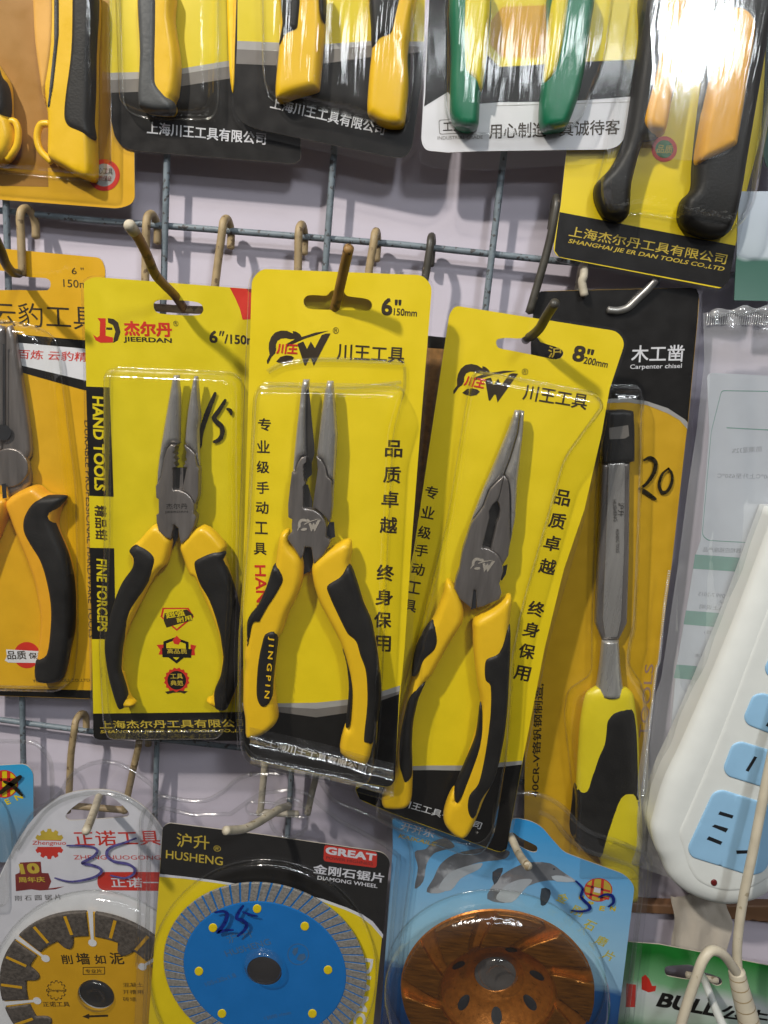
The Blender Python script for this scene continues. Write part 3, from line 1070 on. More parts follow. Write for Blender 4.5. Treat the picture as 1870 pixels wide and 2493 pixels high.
# ===== H
it = H_ = Item('blister_pack', 'yellow pliers pack with a red and black emblem and a black side strip', 'tool pack', 'j900,715', .0255, PACKS)
mb = MB()
slot = it.loc(smooth(S('d886,572 900,552 930,545 1060,549 1140,560 1168,580 1172,610 1150,632 1060,634 930,625 896,610'), 3))
sheet(mb, it.loc(rounded(S('d483,440 540,412 1520,488 h240,900 k225,715 j575,714 540,690 g515,400'), [10, 22, 0, 0, 0, 25, 25, 0])), 0, YELG, holes=[ccw(slot)], thick=.0006, edge=PAPER)
flat(mb, it, 'd1326,474 1540,490 1540,650 1400,660 1385,600 1360,540', 8e-5, RED)
flat(mb, it, 'd1420,480 1540,490 1540,520 1440,500', 1.2e-4, DRED)
flat(mb, it, 'd563,650 610,652 609,752 652,762 652,791 580,793 552,778 537,745 560,762 575,752 577,672', 1e-4, RED)
flat(mb, it, 'd622,650 655,655 682,676 695,730 680,778 654,793 656,768 666,728 652,690 624,676', 1e-4, INK)
flat(mb, it, 'd613,704 648,705 648,718 613,717', 1e-4, INK)
T(mb, it, '杰尔丹', 'd718,752 994,760', 82, 1.2e-4, RED, bold=.045)
T(mb, it, 'JIEERDAN', 'd714,792 992,802', 34, 1.2e-4, INK, bold=.03)
T(mb, it, '®', 'd1000,697 1030,698', 30, 1.2e-4, INK, bold=0)
T(mb, it, '6', 'd1208,793 1256,796', 70, 1.2e-4, INK, bold=.03)
T(mb, it, '"', 'd1262,752 1288,754', 28, 1.2e-4, INK, bold=.01, shear=.25)
T(mb, it, '/150mm', 'd1295,797 1530,808', 52, 1.2e-4, INK, bold=.03)
flat(mb, it, 'd497,1045 632,1050 g656,378 515,372', 8e-5, BLK)
flat(mb, it, 'g518,672 659,675 j668,135 530,132', 8e-5, BLK)
T(mb, it, 'HAND TOOLS', 'd532,1100 g545,340', 66, 1.4e-4, YELG, bold=.035)
T(mb, it, '精品钳', 'g545,425 552,626', 68, 1.4e-4, INK, bold=.03)
T(mb, it, 'FINE FORCEPS', 'g556,735 j562,86', 58, 1.4e-4, YELG, bold=.03)
flat(mb, it, 'j537,562 1420,553 1420,720 575,714 550,706 540,690', 8e-5, BLK)
T(mb, it, '上海杰尔丹工具有限公司', 'j578,650 1430,640', 50, 1.4e-4, GOLD, bold=.015)
T(mb, it, 'SHANGHAI JIE ER DAN TOOLS CO.,LTD', 'j578,681 1440,674', 24, 1.4e-4, GOLD, bold=.02, shear=.3)
# badges
for q, zz, mm in (('g938,1018 1088,1018 1120,1070 1020,1152 926,1070', 1e-4, RED), ('g948,1026 1080,1026 1106,1068 1020,1140 938,1070', 1.5e-4, YELG),
                  ('g950,1050 1078,1028 1115,1058 1108,1090 960,1132 944,1090', 2e-4, INK)):
    flat(mb, it, q, zz, mm)
T(mb, it, '超强', 'g962,1082 1070,1064', 42, 2.6e-4, YELG, bold=.03)
T(mb, it, '耐用', 'g1024,1106 1110,1088', 30, 2.6e-4, YELG, bold=.02)
for q, zz, mm in (('j903,166 945,163 945,222 915,222 925,195', 1e-4, RED), ('j1100,163 1133,170 1122,195 1126,226 1098,226', 1e-4, RED),
                  ('j943,146 1010,122 1088,150 1088,216 1020,274 943,216', 1.5e-4, BLK), ('j960,158 1012,138 1072,160 1072,208 1018,254 960,208', 2e-4, YELG),
                  ('j934,184 1107,190 1102,240 938,236', 2.6e-4, BLK), ('j1020,112 1045,140 1030,165 1005,160 996,138', 2.6e-4, RED)):
    flat(mb, it, q, zz, mm)
T(mb, it, '高品质', 'j966,216 1080,218', 30, 3.2e-4, GOLD, bold=.02)
c = S('j1020,370')[0]
sc_ = [c + np.array((math.cos(w), math.sin(w))) * (75 if k % 2 else 66) * K for k, w in enumerate(np.linspace(0, 2 * math.pi, 32, endpoint=False))]
flat(mb, it, sc_, 1e-4, RED)
flat(mb, it, disc_px('j1020,370', 54), 1.5e-4, BLK)
T(mb, it, '工具', 'j985,362 1056,362', 32, 2e-4, GOLD, bold=.02)
T(mb, it, '典范', 'j985,400 1058,402', 32, 2e-4, GOLD, bold=.02)
flat(mb, it, 'j952,436 1000,428 1016,440 1036,428 1084,434 1064,448 1040,440 1000,442 966,450', 1.3e-4, INK)
mb.build('card', it.o)
cv = film_part(it, it.loc(rounded(S('d470,440 530,402 1540,478 h260,900 k240,735 j570,732 530,700 g503,400'), [10, 22, 0, 0, 0, 25, 25, 0])),
               [(it.loc(rounded(S('d640,985 660,935 1350,962 1400,1010 g1395,900 j1345,520 1325,620 1290,658 700,662 660,640 632,560 g610,1200 640,600'), 30)), .0134, .0045)])
mb = MB()
zc = .0011
stroke(mb, it, 'd1242,1085 1215,1150 1185,1230 1162,1310 1156,1390', 26, zc, MARKER)
stroke(mb, it, 'd1300,1125 1265,1180 1236,1222 1245,1245 1278,1275 1282,1320 1262,1352 1236,1364', 26, zc, MARKER)
stroke(mb, it, 'd1312,1175 1330,1185 1334,1205', 20, zc, MARKER)
mb.build('price_mark', cv)
t = tool('pliers', 'long nose pliers with mostly black grips beside the handwritten 15', 'pliers', it, lift=.0036)
flatjaws(t, ('C302,105 360,105 366,230 376,300 372,600 368,835 340,860 290,850 250,900 215,1010 185,1200 150,1280 128,1300 135,1150 165,900 215,600 275,250',
             'C525,115 562,118 575,300 595,560 576,700 579,950 586,1100 560,1082 545,950 500,900 430,850 440,700 460,500 500,250'),
         ('C368,838 330,880 335,910 315,930 340,960 322,990 345,1020 325,1050 345,1090 312,1100 312,1340 380,1342 450,1370 505,1420 540,1490 542,1550 530,1590 562,1630 545,1720 480,1860 400,1920 380,1830 370,1750 325,1712 305,1790 290,1870 230,1850 160,1780 140,1700 135,1610 160,1590 160,1440 133,1425 128,1300 185,1200 215,1010 250,900 290,852 340,862',
          'C432,855 500,905 545,955 562,1082 586,1110 583,1400 562,1470 545,1495 507,1418 455,1367 410,1338 460,1100 420,1090 445,1060 435,1040 458,1010 445,985 455,940 440,900'),
         [('jaw_gap', ('C312,1098 462,1098 440,1345 312,1345', .0018, STEELD)), ('cutter_edge', ('C395,1100 425,1100 425,1320 385,1330', .003, STEEL)), ('joint_gap', ('C310,1740 375,1750 370,1850 280,2030 265,2010', .0012, HOLE))])
mb = MB()
T(mb, t, '杰尔丹', 'g960,448 1082,448', 32, .0068, STEELD, bold=0)
T(mb, t, 'JIEERDAN', 'g952,474 1085,472', 14, .0068, STEELD, bold=0)
mb.build('stamped_lettering', t.o)
h = solid(t, 'grip', 'g895,540 978,622 982,665 955,770 910,812 850,900 795,1010 745,1110 715,1190 697,1260 690,1400 j700,340 720,420 742,480 772,515 735,532 690,522 650,430 615,300 605,150 g612,1150 660,970 760,795 742,690 800,630', .0008, .0036, .0032, .0022, HYEL)
solid(t, 'rubber_inlay', 'g740,690 790,652 858,680 902,738 872,840 810,950 752,1050 715,1170 697,1260 688,1380 j697,350 728,460 716,530 680,542 645,450 615,330 598,200 602,100 g602,1200 620,1100 660,965 702,870 758,790 762,735', .0032, .0036, .0034, .001, RUB, h)
h = solid(t, 'grip', 'g1165,548 1295,662 1288,720 1340,900 1390,1150 1395,1350 j1385,330 1340,450 1285,545 1225,525 1185,492 1215,478 1235,430 1265,350 1283,230 g1280,1330 1270,1230 1250,1150 1210,1050 1165,950 1120,850 1090,830 1055,740 1040,655', .0008, .0036, .0032, .0022, HYEL)
solid(t, 'rubber_inlay', 'g1298,705 1240,688 1150,722 1114,752 1120,812 1150,890 1200,980 1240,1090 1265,1180 1283,1300 j1285,240 1267,350 1232,440 1235,532 1275,552 1305,542 1350,440 1395,300 g1402,1330 1398,1150 1345,900 1285,745', .0032, .0036, .0034, .001, RUB, h)

# ===== I
it = I_ = Item('blister_pack', 'upright six inch yellow pliers pack in the middle, its black foot mirroring the light', 'tool pack', 'k700,960', .0530, PACKS)
mb = MB()
slot = it.loc(smooth(S('e566,556 586,522 640,518 700,520 730,492 790,490 818,522 900,534 945,546 962,575 945,606 900,606 700,602 590,594'), 3))
sheet(mb, it.loc(rounded(S('e268,430 320,366 1255,402 1308,465 h1240,0 1190,650 1150,1250 k1120,500 1092,955 1060,990 850,955 470,875 262,825 222,760 h215,900'), [12, 26, 26, 20, 0, 0, 0, 0, 18, 25, 0, 0, 25, 20, 0])), 0, YEL, holes=[ccw(slot)], thick=.0006, edge=PAPER)
T(mb, it, '6', 'e1014,634 1077,637', 98, 1.2e-4, INK, bold=.035)
T(mb, it, '"', 'e1092,576 1130,578', 32, 1.2e-4, INK, bold=.03)
T(mb, it, '150mm', 'e1086,634 1220,642', 40, 1.2e-4, INK, bold=.02)
logo(mb, it, 1.2e-4, INK, RED)
T(mb, it, '®', 'e735,740 770,741', 36, 1.2e-4, INK, bold=0)
T(mb, it, '川王工具', 'e757,888 1146,912', 88, 1.2e-4, INK, bold=.02)
CH(mb, it, '专业级手动工具', 'e343,1265 336,1392 h334,206 333,325 330,440 325,557 318,677', 76, 1.2e-4, INK, ang=2, bold=.02)
T(mb, it, 'HAND TOOLS', 'h283,772 318,1420', 60, 1.2e-4, RED, bold=.02)
CH(mb, it, '品质卓越终身保用', 'h1088,100 1078,250 1067,392 1058,540 1040,815 1033,955 1025,1085 1022,1222', 104, 1.2e-4, INK, ang=3, bold=.025)
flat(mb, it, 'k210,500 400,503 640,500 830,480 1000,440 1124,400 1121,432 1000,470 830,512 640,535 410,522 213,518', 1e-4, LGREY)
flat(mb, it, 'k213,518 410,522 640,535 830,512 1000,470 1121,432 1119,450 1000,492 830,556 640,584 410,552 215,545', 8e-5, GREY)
foot = rounded(S('k215,545 410,552 640,584 830,556 1000,492 1119,450 1093,955 1060,988 850,953 470,873 262,823 222,760'), [0, 0, 0, 0, 0, 0, 18, 25, 0, 0, 25, 20])
flat(mb, it, foot, 6e-5, BLK)
T(mb, it, '上海川王工具有限公司', 'k350,752 922,906', 50, 1.2e-4, WHT, bold=.015)
mb.build('card', it.o)
dome = it.loc(rounded(S('e296,1090 330,1022 1080,1036 1150,1060 h1085,0 1050,700 1030,1200 k1010,600 985,850 945,915 800,905 480,845 280,800 222,720 205,500 h210,1150 262,500'), 26))
cv = film_part(it, it.loc(rounded(S('e252,430 310,352 1265,390 1324,460 h1262,0 1225,500 1190,1350 k1190,300 1112,920 1070,1062 1000,1048 600,938 240,852 190,790 178,600 h165,1300 185,850'), [12, 26, 26, 20, 0, 0, 0, 0, 25, 15, 0, 0, 25, 20, 0, 0, 0])),
               [(dome, .0131, .0050)], dm=FILM)
# the film curls forward along the foot, shaped to mirror the added light
mb = MB()
a, b = S('k255,640 480,690 700,740 900,800 1085,850'), S('k262,850 480,893 700,940 930,1000 1088,1046')
a, b = smooth(a, 4, False), smooth(b, 4, False)
vs, fs = [], []
NU = 30
sl_ = [1.15 * (math.exp(-((q_ / NU - .36) / .13) ** 2) + math.exp(-((q_ / NU - .95) / .12) ** 2)) for q_ in range(NU + 1)]
LIP = np.concatenate([[0], np.cumsum(sl_)[:-1]]) * .019 / NU
for q in range(len(a)):
    for u in range(NU + 1):
        w = u / NU
        zz = .0137 + LIP[u] + .00025 * math.sin(q * .7 + u * .22) + .0002 * math.sin(q * 1.3 - u * .35)
        x, y = it.loc([a[q] * (1 - w) + b[q] * w], zz)[0]
        vs.append((x, y, zz))
for q in range(len(a) - 1):
    for u in range(NU):
        k_ = q * (NU + 1) + u
        fs.append([k_, k_ + 1, k_ + NU + 2, k_ + NU + 1])
mb.add(vs, fs, FILML, True)
mb.build('film_lip', cv)
mb = MB()
for spec, r_ in (('e360,960 440,918 560,897 700,890 850,893 1000,900 1150,908', .0011), ('e322,1052 420,1040 620,1046 800,1052 960,1040 1130,1020', .0009), ('e1130,1120 1150,1040 1150,930', .0008)):
    p = it.loc(smooth(S(spec), 6, False), .0012)
    tube(mb, [(x, y, .0012) for x, y in p], r_, FILM, n=10, cap=False)
mb.build('film_ridge', cv)
t = tool('pliers', 'six inch long nose pliers with yellow and black lettered grips, in the middle upright pack', 'pliers', it, lift=.0036)
flatjaws(t, ('B335,108 402,108 400,180 370,260 366,600 372,935 325,945 295,990 275,1040 262,1120 225,1130 240,900 270,600 318,190',
             'B597,125 662,125 668,200 690,480 705,700 690,1000 665,1300 660,1480 635,1640 650,1200 600,1150 580,1050 540,975 482,932 500,780 530,500 570,240'),
         ('B372,938 372,1000 350,1020 345,1060 352,1075 342,1095 352,1115 345,1130 355,1165 350,1185 370,1220 345,1260 345,1490 400,1500 470,1520 530,1560 580,1630 598,1720 590,1800 632,1830 630,1880 560,2000 460,2090 440,1960 430,1915 365,1910 345,2000 320,2040 260,1940 180,1830 185,1790 225,1750 222,1660 228,1615 185,1590 182,1460 205,1250 225,1100 262,1110 275,1040 295,990 325,948',
          'B484,936 540,980 580,1055 600,1150 648,1200 655,1400 640,1600 625,1655 592,1600 532,1540 480,1500 445,1490 470,1300 500,1080 490,960'),
         [('inner_jaw_face', ('B400,150 420,300 440,550 465,800 470,900 440,1000 440,1130 400,1165 375,1210 355,1190 345,1090 350,1010 375,940 370,260', .0025, STEELD)),
          ('jaw_gap', ('B345,1225 400,1240 445,1420 440,1500 345,1490', .0030, STEELD)), ('cutter_notch', ('B630,1640 680,1640 690,1800 620,1830 595,1790 600,1700', .0040, HOLE)),
          ('joint_gap', ('B365,1905 435,1912 455,2100 420,2170 340,2210 330,2050', .0012, HOLE))])
mb = MB()
xf = lambda p: S('h530,575')[0] + (p - S('L205,540')[0]) * np.array((.88, .88))


def lx(p):
    q = (p - S('L205,545')[0]) * .37
    return S('h530,580')[0] + q


for k in ('arc', 'leaf', 'w'):
    flat(mb, t, lx(S(LOGO[k])), .0068, ETCHS)
mb.build('stamped_logo', t.o)
h = solid(t, 'grip', 'h476,578 430,600 410,690 398,770 350,900 300,1010 245,1085 235,1180 218,1300 k225,280 215,400 213,520 225,600 230,700 265,712 330,692 395,640 412,600 400,500 390,400 400,250 415,140 440,100 h475,1060 525,960 555,860 552,742 482,655', .0008, .0044, .0036, .0024, HYEL)
solid(t, 'rubber_inlay', 'h398,768 456,846 422,930 370,1010 326,1088 318,1105 284,1106 262,1180 240,1270 236,1180 243,1086 300,1008 350,898', .0042, .0034, .0018, .001, RUB, h)
hb = solid(t, 'rubber_inlay', 'k345,95 412,88 408,200 396,300 386,400 384,472 360,520 318,522 292,470 290,380 300,260 320,160', .0042, .0034, .002, .001, RUB, h)
mb = MB()
T(mb, t, 'J I N G P I N', 'k362,118 332,472', 34, .0088, HYEL, bold=.02)
mb.build('raised_lettering', hb)
h = solid(t, 'grip', 'h820,632 842,700 832,770 870,880 910,1000 952,1100 985,1250 1005,1400 k1010,450 1000,560 968,738 932,862 880,858 775,792 800,652 828,640 832,400 790,195 h700,1080 650,980 615,850 618,770 690,700', .0008, .0044, .0036, .0024, HYEL)
solid(t, 'rubber_inlay', 'h830,775 770,835 695,888 712,960 760,1065 815,1172 862,1215 885,1290 k918,320 926,500 906,722 940,738 968,740 1003,560 1014,450 1010,350 h1008,1400 985,1250 955,1100 912,1000 875,880', .0042, .0034, .0024, .001, RUB, h)
solid(t, 'rubber_inlay', 'k790,196 825,290 852,420 842,560 826,650 808,640 826,420 812,280', .0042, .0026, .0012, .001, RUB, h)

# card of the next pack on the same hook, seen through the slot
it = Item('blister_pack', 'yellow card behind the middle six inch pack, showing only through its hanging slot', 'tool pack', 'k700,900', .0470, PACKS)
mb = MB()
sheet(mb, it.loc(rounded(S('e290,445 330,395 1240,425 1290,480 h1180,600 1130,1100 900,1200 400,1200 260,900'), 20)), 0, YELG, thick=.0006, edge=PAPER)
mb.build('card', it.o)

# ===== J
it = J = Item('blister_pack', 'eight inch yellow pliers pack leaning to the side, in front of the black chisel card', 'tool pack', 'o600,400', .0355, PACKS)
mb = MB()
slot = it.loc(smooth(S('f90,792 100,772 150,765 230,768 262,752 300,752 330,766 345,788 400,806 460,826 478,852 462,880 425,888 300,862 180,838 105,822'), 3))
sheet(mb, it.loc(rounded(S('e1408,625 1442,578 f790,726 834,790 745,1060 i700,10 600,450 480,800 370,1250 l250,800 150,1345 120,1362 o800,425 k1080,1140 890,1060 865,1000 h1200,700'), [14, 26, 26, 20, 0, 0, 0, 0, 0, 10, 20, 20, 0, 20, 20, 0])), 0, YEL, holes=[ccw(slot)], thick=.0006, edge=PAPER)
T(mb, it, '8', 'f524,896 592,908', 92, 1.2e-4, INK, bold=.035)
T(mb, it, '"', 'f612,858 650,865', 32, 1.2e-4, INK, bold=.03)
T(mb, it, '200mm', 'f592,912 730,938', 40, 1.2e-4, INK, bold=.02)
A0, A1 = S('e405,858')[0], S('e720,738')[0]
B0, B1 = S('e1485,1040')[0], S('f215,970')[0]
za = complex(*(A1 - A0))
zb_ = complex(*(B1 - B0))
qq = zb_ / za


def jx(p):
    z_ = [(complex(*(x - A0)) * qq) for x in p]
    return np.array([B0 + (w.real, w.imag) for w in z_])


logo(mb, it, 1.2e-4, INK, RED, xf=jx)
T(mb, it, '®', 'f234,974 270,982', 36, 1.2e-4, INK, bold=0)
T(mb, it, '川王工具', 'f240,1120 608,1182', 88, 1.2e-4, INK, bold=.02)
CH(mb, it, '专业级手动工具', 'h1305,352 1285,467 1265,582 1248,687 1228,795 1205,900 1182,1005', 78, 1.2e-4, INK, ang=10, bold=.02)
CH(mb, it, '品质卓越终身保用', 'i470,382 442,515 412,645 385,778 320,1022 292,1142 266,1266 238,1392', 98, 1.2e-4, INK, ang=11, bold=.025)
flat(mb, it, 'k1140,868 1300,862 1500,862 1659,858 l100,846 242,834 238,856 100,872 k1500,892 1300,888 1135,890', 1e-4, LGREY)
flat(mb, it, 'k1060,880 1300,880 1500,884 1659,876 l100,864 240,848 150,1343 120,1360 o800,423 k1080,1138 890,1056 868,1000', 6e-5, BLK)
T(mb, it, '上海川王工具有限公司', 'k1010,1060 1585,1232', 50, 1.4e-4, WHT, bold=.01)
mb.build('card', it.o)
film_part(it, it.loc(rounded(S('e1395,620 1430,562 f800,712 850,785 760,1060 i715,10 615,450 385,1250 l265,800 165,1355 125,1382 o800,445 k1080,1158 880,1080 850,1000 h1180,700'), [14, 26, 26, 20, 0, 0, 0, 0, 10, 20, 20, 0, 20, 20, 0])),
          [(it.loc(rounded(S('f-60,1000 -20,950 660,1080 700,1150 i480,150 240,1000 l190,200 160,700 80,1200 20,1300 o600,380 k1030,1135 985,1100 1000,950 h1180,1350 1250,1100 1400,500'), 28)), .0128, .0045)])
t = tool('pliers', 'eight inch long nose pliers with closed jaws, in the tilted yellow pack', 'pliers', it, lift=.0036)
flatjaws(t, ('A775,88 832,88 802,330 722,600 650,790 600,850 540,900 490,960 430,1120 300,1300 225,1520 205,1580 330,1200 440,920 560,640 700,300',
             'A836,88 878,100 865,300 835,600 805,850 780,1250 740,1450 705,1620 716,1480 716,1000 700,860 690,825 655,785 726,600 806,330'),
         ('A500,935 575,855 648,790 625,900 600,1010 575,1060 530,1100 490,1170 495,1240 480,1300 415,1565 480,1575 545,1610 600,1660 632,1740 640,1820 620,1890 600,1950 610,1990 625,2050 600,2120 420,2200 360,2210 348,2020 325,2015 300,2215 180,2120 115,2000 135,1900 175,1790 190,1680 205,1600 300,1300 430,1120',
          'A652,790 690,830 705,900 712,1000 715,1200 715,1480 700,1650 660,1720 637,1760 602,1660 548,1608 515,1583 580,1290 600,1250 612,1160 600,1090 580,1060 605,1000 630,890'),
         [('jaw_gap', ('A575,1050 612,1160 600,1250 515,1590 410,1570 490,1240 485,1170 530,1095', .0022, STEELD)), ('cutter_notch', ('A640,1760 690,1740 670,1850 625,1920 610,1900 640,1820', .0035, HOLE)), ('joint_gap', ('A322,2005 352,2012 350,2212 290,2230', .0058, HOLE))])
mb = MB()


def lx2(p):
    q = (p - S('L205,545')[0]) * .37
    a_ = math.radians(8)
    q = np.stack([q[:, 0] * math.cos(a_) - q[:, 1] * math.sin(a_), q[:, 0] * math.sin(a_) + q[:, 1] * math.cos(a_)], 1)
    return S('h1528,800')[0] + q


for k in ('arc', 'leaf', 'w'):
    flat(mb, t, lx2(S(LOGO[k])), .0068, ETCHS)
mb.build('stamped_logo', t.o)
h = solid(t, 'grip', 'h1395,868 1442,905 1485,1010 1486,1100 1440,1180 1398,1250 k1312,340 1272,385 1232,480 1198,620 1192,760 1195,930 1186,1080 1142,1118 1035,1116 1015,1076 1040,1000 1100,900 1110,760 1140,560 1188,405 1215,330 h1215,1250 1310,1100 1345,1020 1372,950', .0008, .0046, .0036, .0024, HYEL)
solid(t, 'rubber_inlay', 'h1308,1098 1346,1188 1330,1262 1270,1320 1232,1400 1190,1420 1215,1250', .0042, .0034, .0022, .001, RUB, h)
solid(t, 'rubber_inlay', 'k1272,386 1232,480 1200,620 1192,760 1192,928 1155,966 1135,940 1118,860 1124,700 1160,520 1195,440 1240,394', .0042, .0034, .0022, .001, RUB, h)
h = solid(t, 'grip', 'i178,955 168,1130 l168,150 165,400 138,700 80,950 o735,130 692,240 642,338 600,358 540,325 497,255 520,150 560,80 k1450,1060 1500,870 1560,690 1590,520 1570,400 1548,200 1545,60 h1545,1180 1552,1098 1655,1032', .0008, .0046, .0036, .0024, HYEL)
solid(t, 'rubber_inlay', 'i172,1125 l100,205 30,240 15,290 20,370 48,402 48,560 20,780 -20,960 o640,95 628,170 645,228 680,240 722,130 l82,950 140,700 166,400', .0042, .0036, .0024, .001, RUB, h)
solid(t, 'rubber_inlay', 'k1588,506 1606,640 1592,760 1545,900 1482,1050 1456,1080 1438,1070 1442,990 1500,850 1560,700', .0042, .0032, .002, .001, RUB, h)

# ===== K: chisel
it = Kc = Item('blister_pack', 'black topped chisel card with an orange lower part, behind the tilted eight inch pack', 'tool pack', 'o900,500', .0155, PACKS)
mb = MB()
slot = it.loc(smooth(S('f592,642 600,610 620,596 720,602 742,572 760,552 800,545 838,556 852,590 950,592 985,608 990,640 968,672 940,680 760,680 630,688 600,672'), 3))
sheet(mb, it.loc(rounded(S('f308,545 345,495 1215,474 1262,515 1255,640 1198,1250 i1185,40 1100,800 1015,1400 l940,900 870,1500 250,1500 255,850'), [14, 22, 22, 14, 0, 0, 0, 0, 0, 0, 0, 0, 0])), 0, pm('dull_orange_yellow_print', (0.62, 0.36, 0.008), .38, var=.08), holes=[ccw(slot)], thick=.0006, edge=PAPER)
flat(mb, it, 'f309,546 320,512 350,496 1210,475 1245,482 1260,515 1253,640 1196,1252 1180,1235 1080,1170 960,1130 850,1112 740,1116 520,1180 300,1300 290,800', 6e-5, BLK)
flat(mb, it, 'f1196,1252 1194,1292 1150,1240 1080,1200 960,1152 850,1136 740,1140 520,1206 298,1325 300,1300 520,1180 740,1116 850,1112 960,1130 1080,1170 1180,1235', 1e-4, LGREY)
T(mb, it, '木工凿', 'f868,906 1172,902', 98, 1.4e-4, WHT, bold=.015)
T(mb, it, 'Carpenter chisel', 'f862,952 1160,946', 34, 1.4e-4, WHT, bold=.01)
T(mb, it, '沪', 'f390,880 465,878', 66, 1.4e-4, GOLD, bold=.015)
T(mb, it, '40CR-V铬钒钢制造,', 'l338,1045 366,390', 46, 1.2e-4, INK, bold=.02)
T(mb, it, 'TOOLS', 'l962,700 1000,278', 44, 1.2e-4, pm('faded_purple_ink', (.33, .2, .16), .5), bold=0)
mb.build('card', it.o)
cv = film_part(it, it.loc(rounded(S('f300,540 340,484 1220,464 1285,515 1275,640 1222,1250 i1215,40 1130,800 1045,1400 l965,900 900,1500 230,1500 240,850'), [14, 22, 22, 14, 0, 0, 0, 0, 0, 0, 0, 0, 0])),
               [(it.loc(rounded(S('f690,1080 700,1035 900,1035 922,1080 918,1350 i905,500 880,1100 855,1190 l840,260 935,400 952,700 945,1000 925,1450 510,1450 530,1000 480,560 500,420 640,330 i640,1150 660,400'), 22)), .0135, .006)])
mb = MB()
stroke(mb, it, 'i945,166 980,152 1010,180 1000,240 960,300 918,332', 20, .0012, MARKER)
stroke(mb, it, 'i918,330 955,352 1010,390', 20, .0012, MARKER)
stroke(mb, it, 'i1086,214 1048,248 1030,308 1045,350 1078,345 1104,292 1102,240 1082,214', 17, .0012, MARKER)
mb.build('price_mark', cv)
t = tool('chisel', 'wood chisel with a yellow and black handle and black blade guard, on the chisel card', 'chisel', it)
gd = solid(t, 'blade_guard', 'f722,1196 738,1186 830,1183 886,1190 892,1300 i892,178 698,192 686,80', .001, .002, .002, .004, RUB, sm=0)
mb = MB()
flat(mb, t, 'f742,1284 852,1268 858,1330 i832,42 744,46', .0072, GREY)
mb.build('window', gd)
solid(t, 'blade', 'i702,188 862,183 858,700 846,1108 800,1202 702,1206 664,1110 682,700', .001, .0012, .0016, .003, STEEL, sm=0)
mb = MB()
pillow(mb, t.loc(S('i738,188 835,184 830,700 812,1095 790,1190 720,1192 706,1090 722,700'), .006), .0045, .0004, .0006, .0010, NOSE)
T(mb, t, '沪升', 'i795,412 792,490', 34, .0064, STEELD, bold=0)
T(mb, t, 'HUSHENG', 'i762,395 768,520', 20, .0064, STEELD, bold=0)
T(mb, t, 'HUSHENG TOOLS', 'i780,565 782,700', 18, .0064, STEELD, bold=0)
mb.build('blade_face', t.o)
# ferrule and handle are turned round pieces
def turned(it, left, right, zc, mat, name, parent, n=24, zs=1.0):
    L, R = smooth(S(left), 6, False), smooth(S(right), 6, False)
    m = min(len(L), len(R))
    L = np.array([L[int(k * (len(L) - 1) / (m - 1))] for k in range(m)])
    R = np.array([R[int(k * (len(R) - 1) / (m - 1))] for k in range(m)])
    l, r = it.loc(L, zc), it.loc(R, zc)
    mb = MB()
    vs, fs = [], []
    for a, b in zip(l, r):
        c, d = (a + b) / 2, (b - a) / 2
        rad = np.linalg.norm(d)
        for k in range(n):
            w = 2 * math.pi * k / n
            vs.append((c[0] + d[0] * math.cos(w), c[1] + d[1] * math.cos(w), zc + rad * zs * math.sin(w)))
    for i in range(m - 1):
        for k in range(n):
            fs.append([i*n + k, i*n + (k+1) % n, (i+1)*n + (k+1) % n, (i+1)*n + k][::-1])
    fs.append(list(range(n)))
    fs.append([(m-1)*n + k for k in range(n)][::-1])
    mb.add(vs, fs, mat, True)
    return mb.build(name, parent or it.o)


turned(t, 'i703,1205 l698,145 685,280 660,440', 'i797,1205 l797,145 805,280 824,440', .0045, POL, 'ferrule', None)
h = turned(t, 'l655,408 605,450 575,590 562,750 550,950 538,1100 530,1250 o1400,480 1390,700', 'l845,412 880,450 898,560 912,700 920,1000 932,1150 936,1300 o1630,480 1620,700', .0060, HLEM, 'handle', None, zs=.40)


def wrap(it, spec, left, right, zc, zs, off, mat, name, parent):
    """a thin skin that follows the turned handle inside a traced outline"""
    p = it.loc(smooth(S(spec), 4), zc + .006)
    p = ccw(p)
    l, r = it.loc(smooth(S(left), 6, False), zc), it.loc(smooth(S(right), 6, False), zc)
    lo, hi = p.min(0), p.max(0)
    gx, gy = np.meshgrid(np.arange(lo[0], hi[0], .0012), np.arange(lo[1], hi[1], .0018))
    g = np.stack([gx.ravel(), gy.ravel()], 1)
    g = g[inside(p, g)]
    g = g[dist(p, g) > .0005]
    v, f = cdt([p], g)
    xl = np.interp(v[:, 1], l[::-1, 1], l[::-1, 0])
    xr = np.interp(v[:, 1], r[::-1, 1], r[::-1, 0])
    c, rad = (xl + xr) / 2, (xr - xl) / 2
    u = np.clip((v[:, 0] - c) / rad, -1, 1)
    d = np.clip(dist(p, v) / .0008, 0, 1)
    z = zc + rad * zs * np.sqrt(np.clip(1 - u * u, 0, 1)) + off * d - 1e-4
    mb = MB()
    mb.add([(x, y, q) for (x, y), q in zip(v, z)], f, mat, True)
    return mb.build(name, parent)


LL, RR = 'l655,408 605,450 575,590 562,750 550,950 538,1100 530,1250 o1400,480 1390,700', 'l845,412 880,450 898,560 912,700 920,1000 932,1150 936,1300 o1630,480 1620,700'
wrap(t, 'l728,660 735,610 765,570 815,552 880,553 900,600 912,720 920,1000 930,1150 900,1055 862,1032 822,1040 795,1080 760,1170 720,1290 695,1420 640,1420 530,1290 540,1100 552,1000 575,1022 602,1030 625,1000 650,920 690,800 718,730', LL, RR, .0060, .40, .0005, RUB, 'rubber_inlay', h)

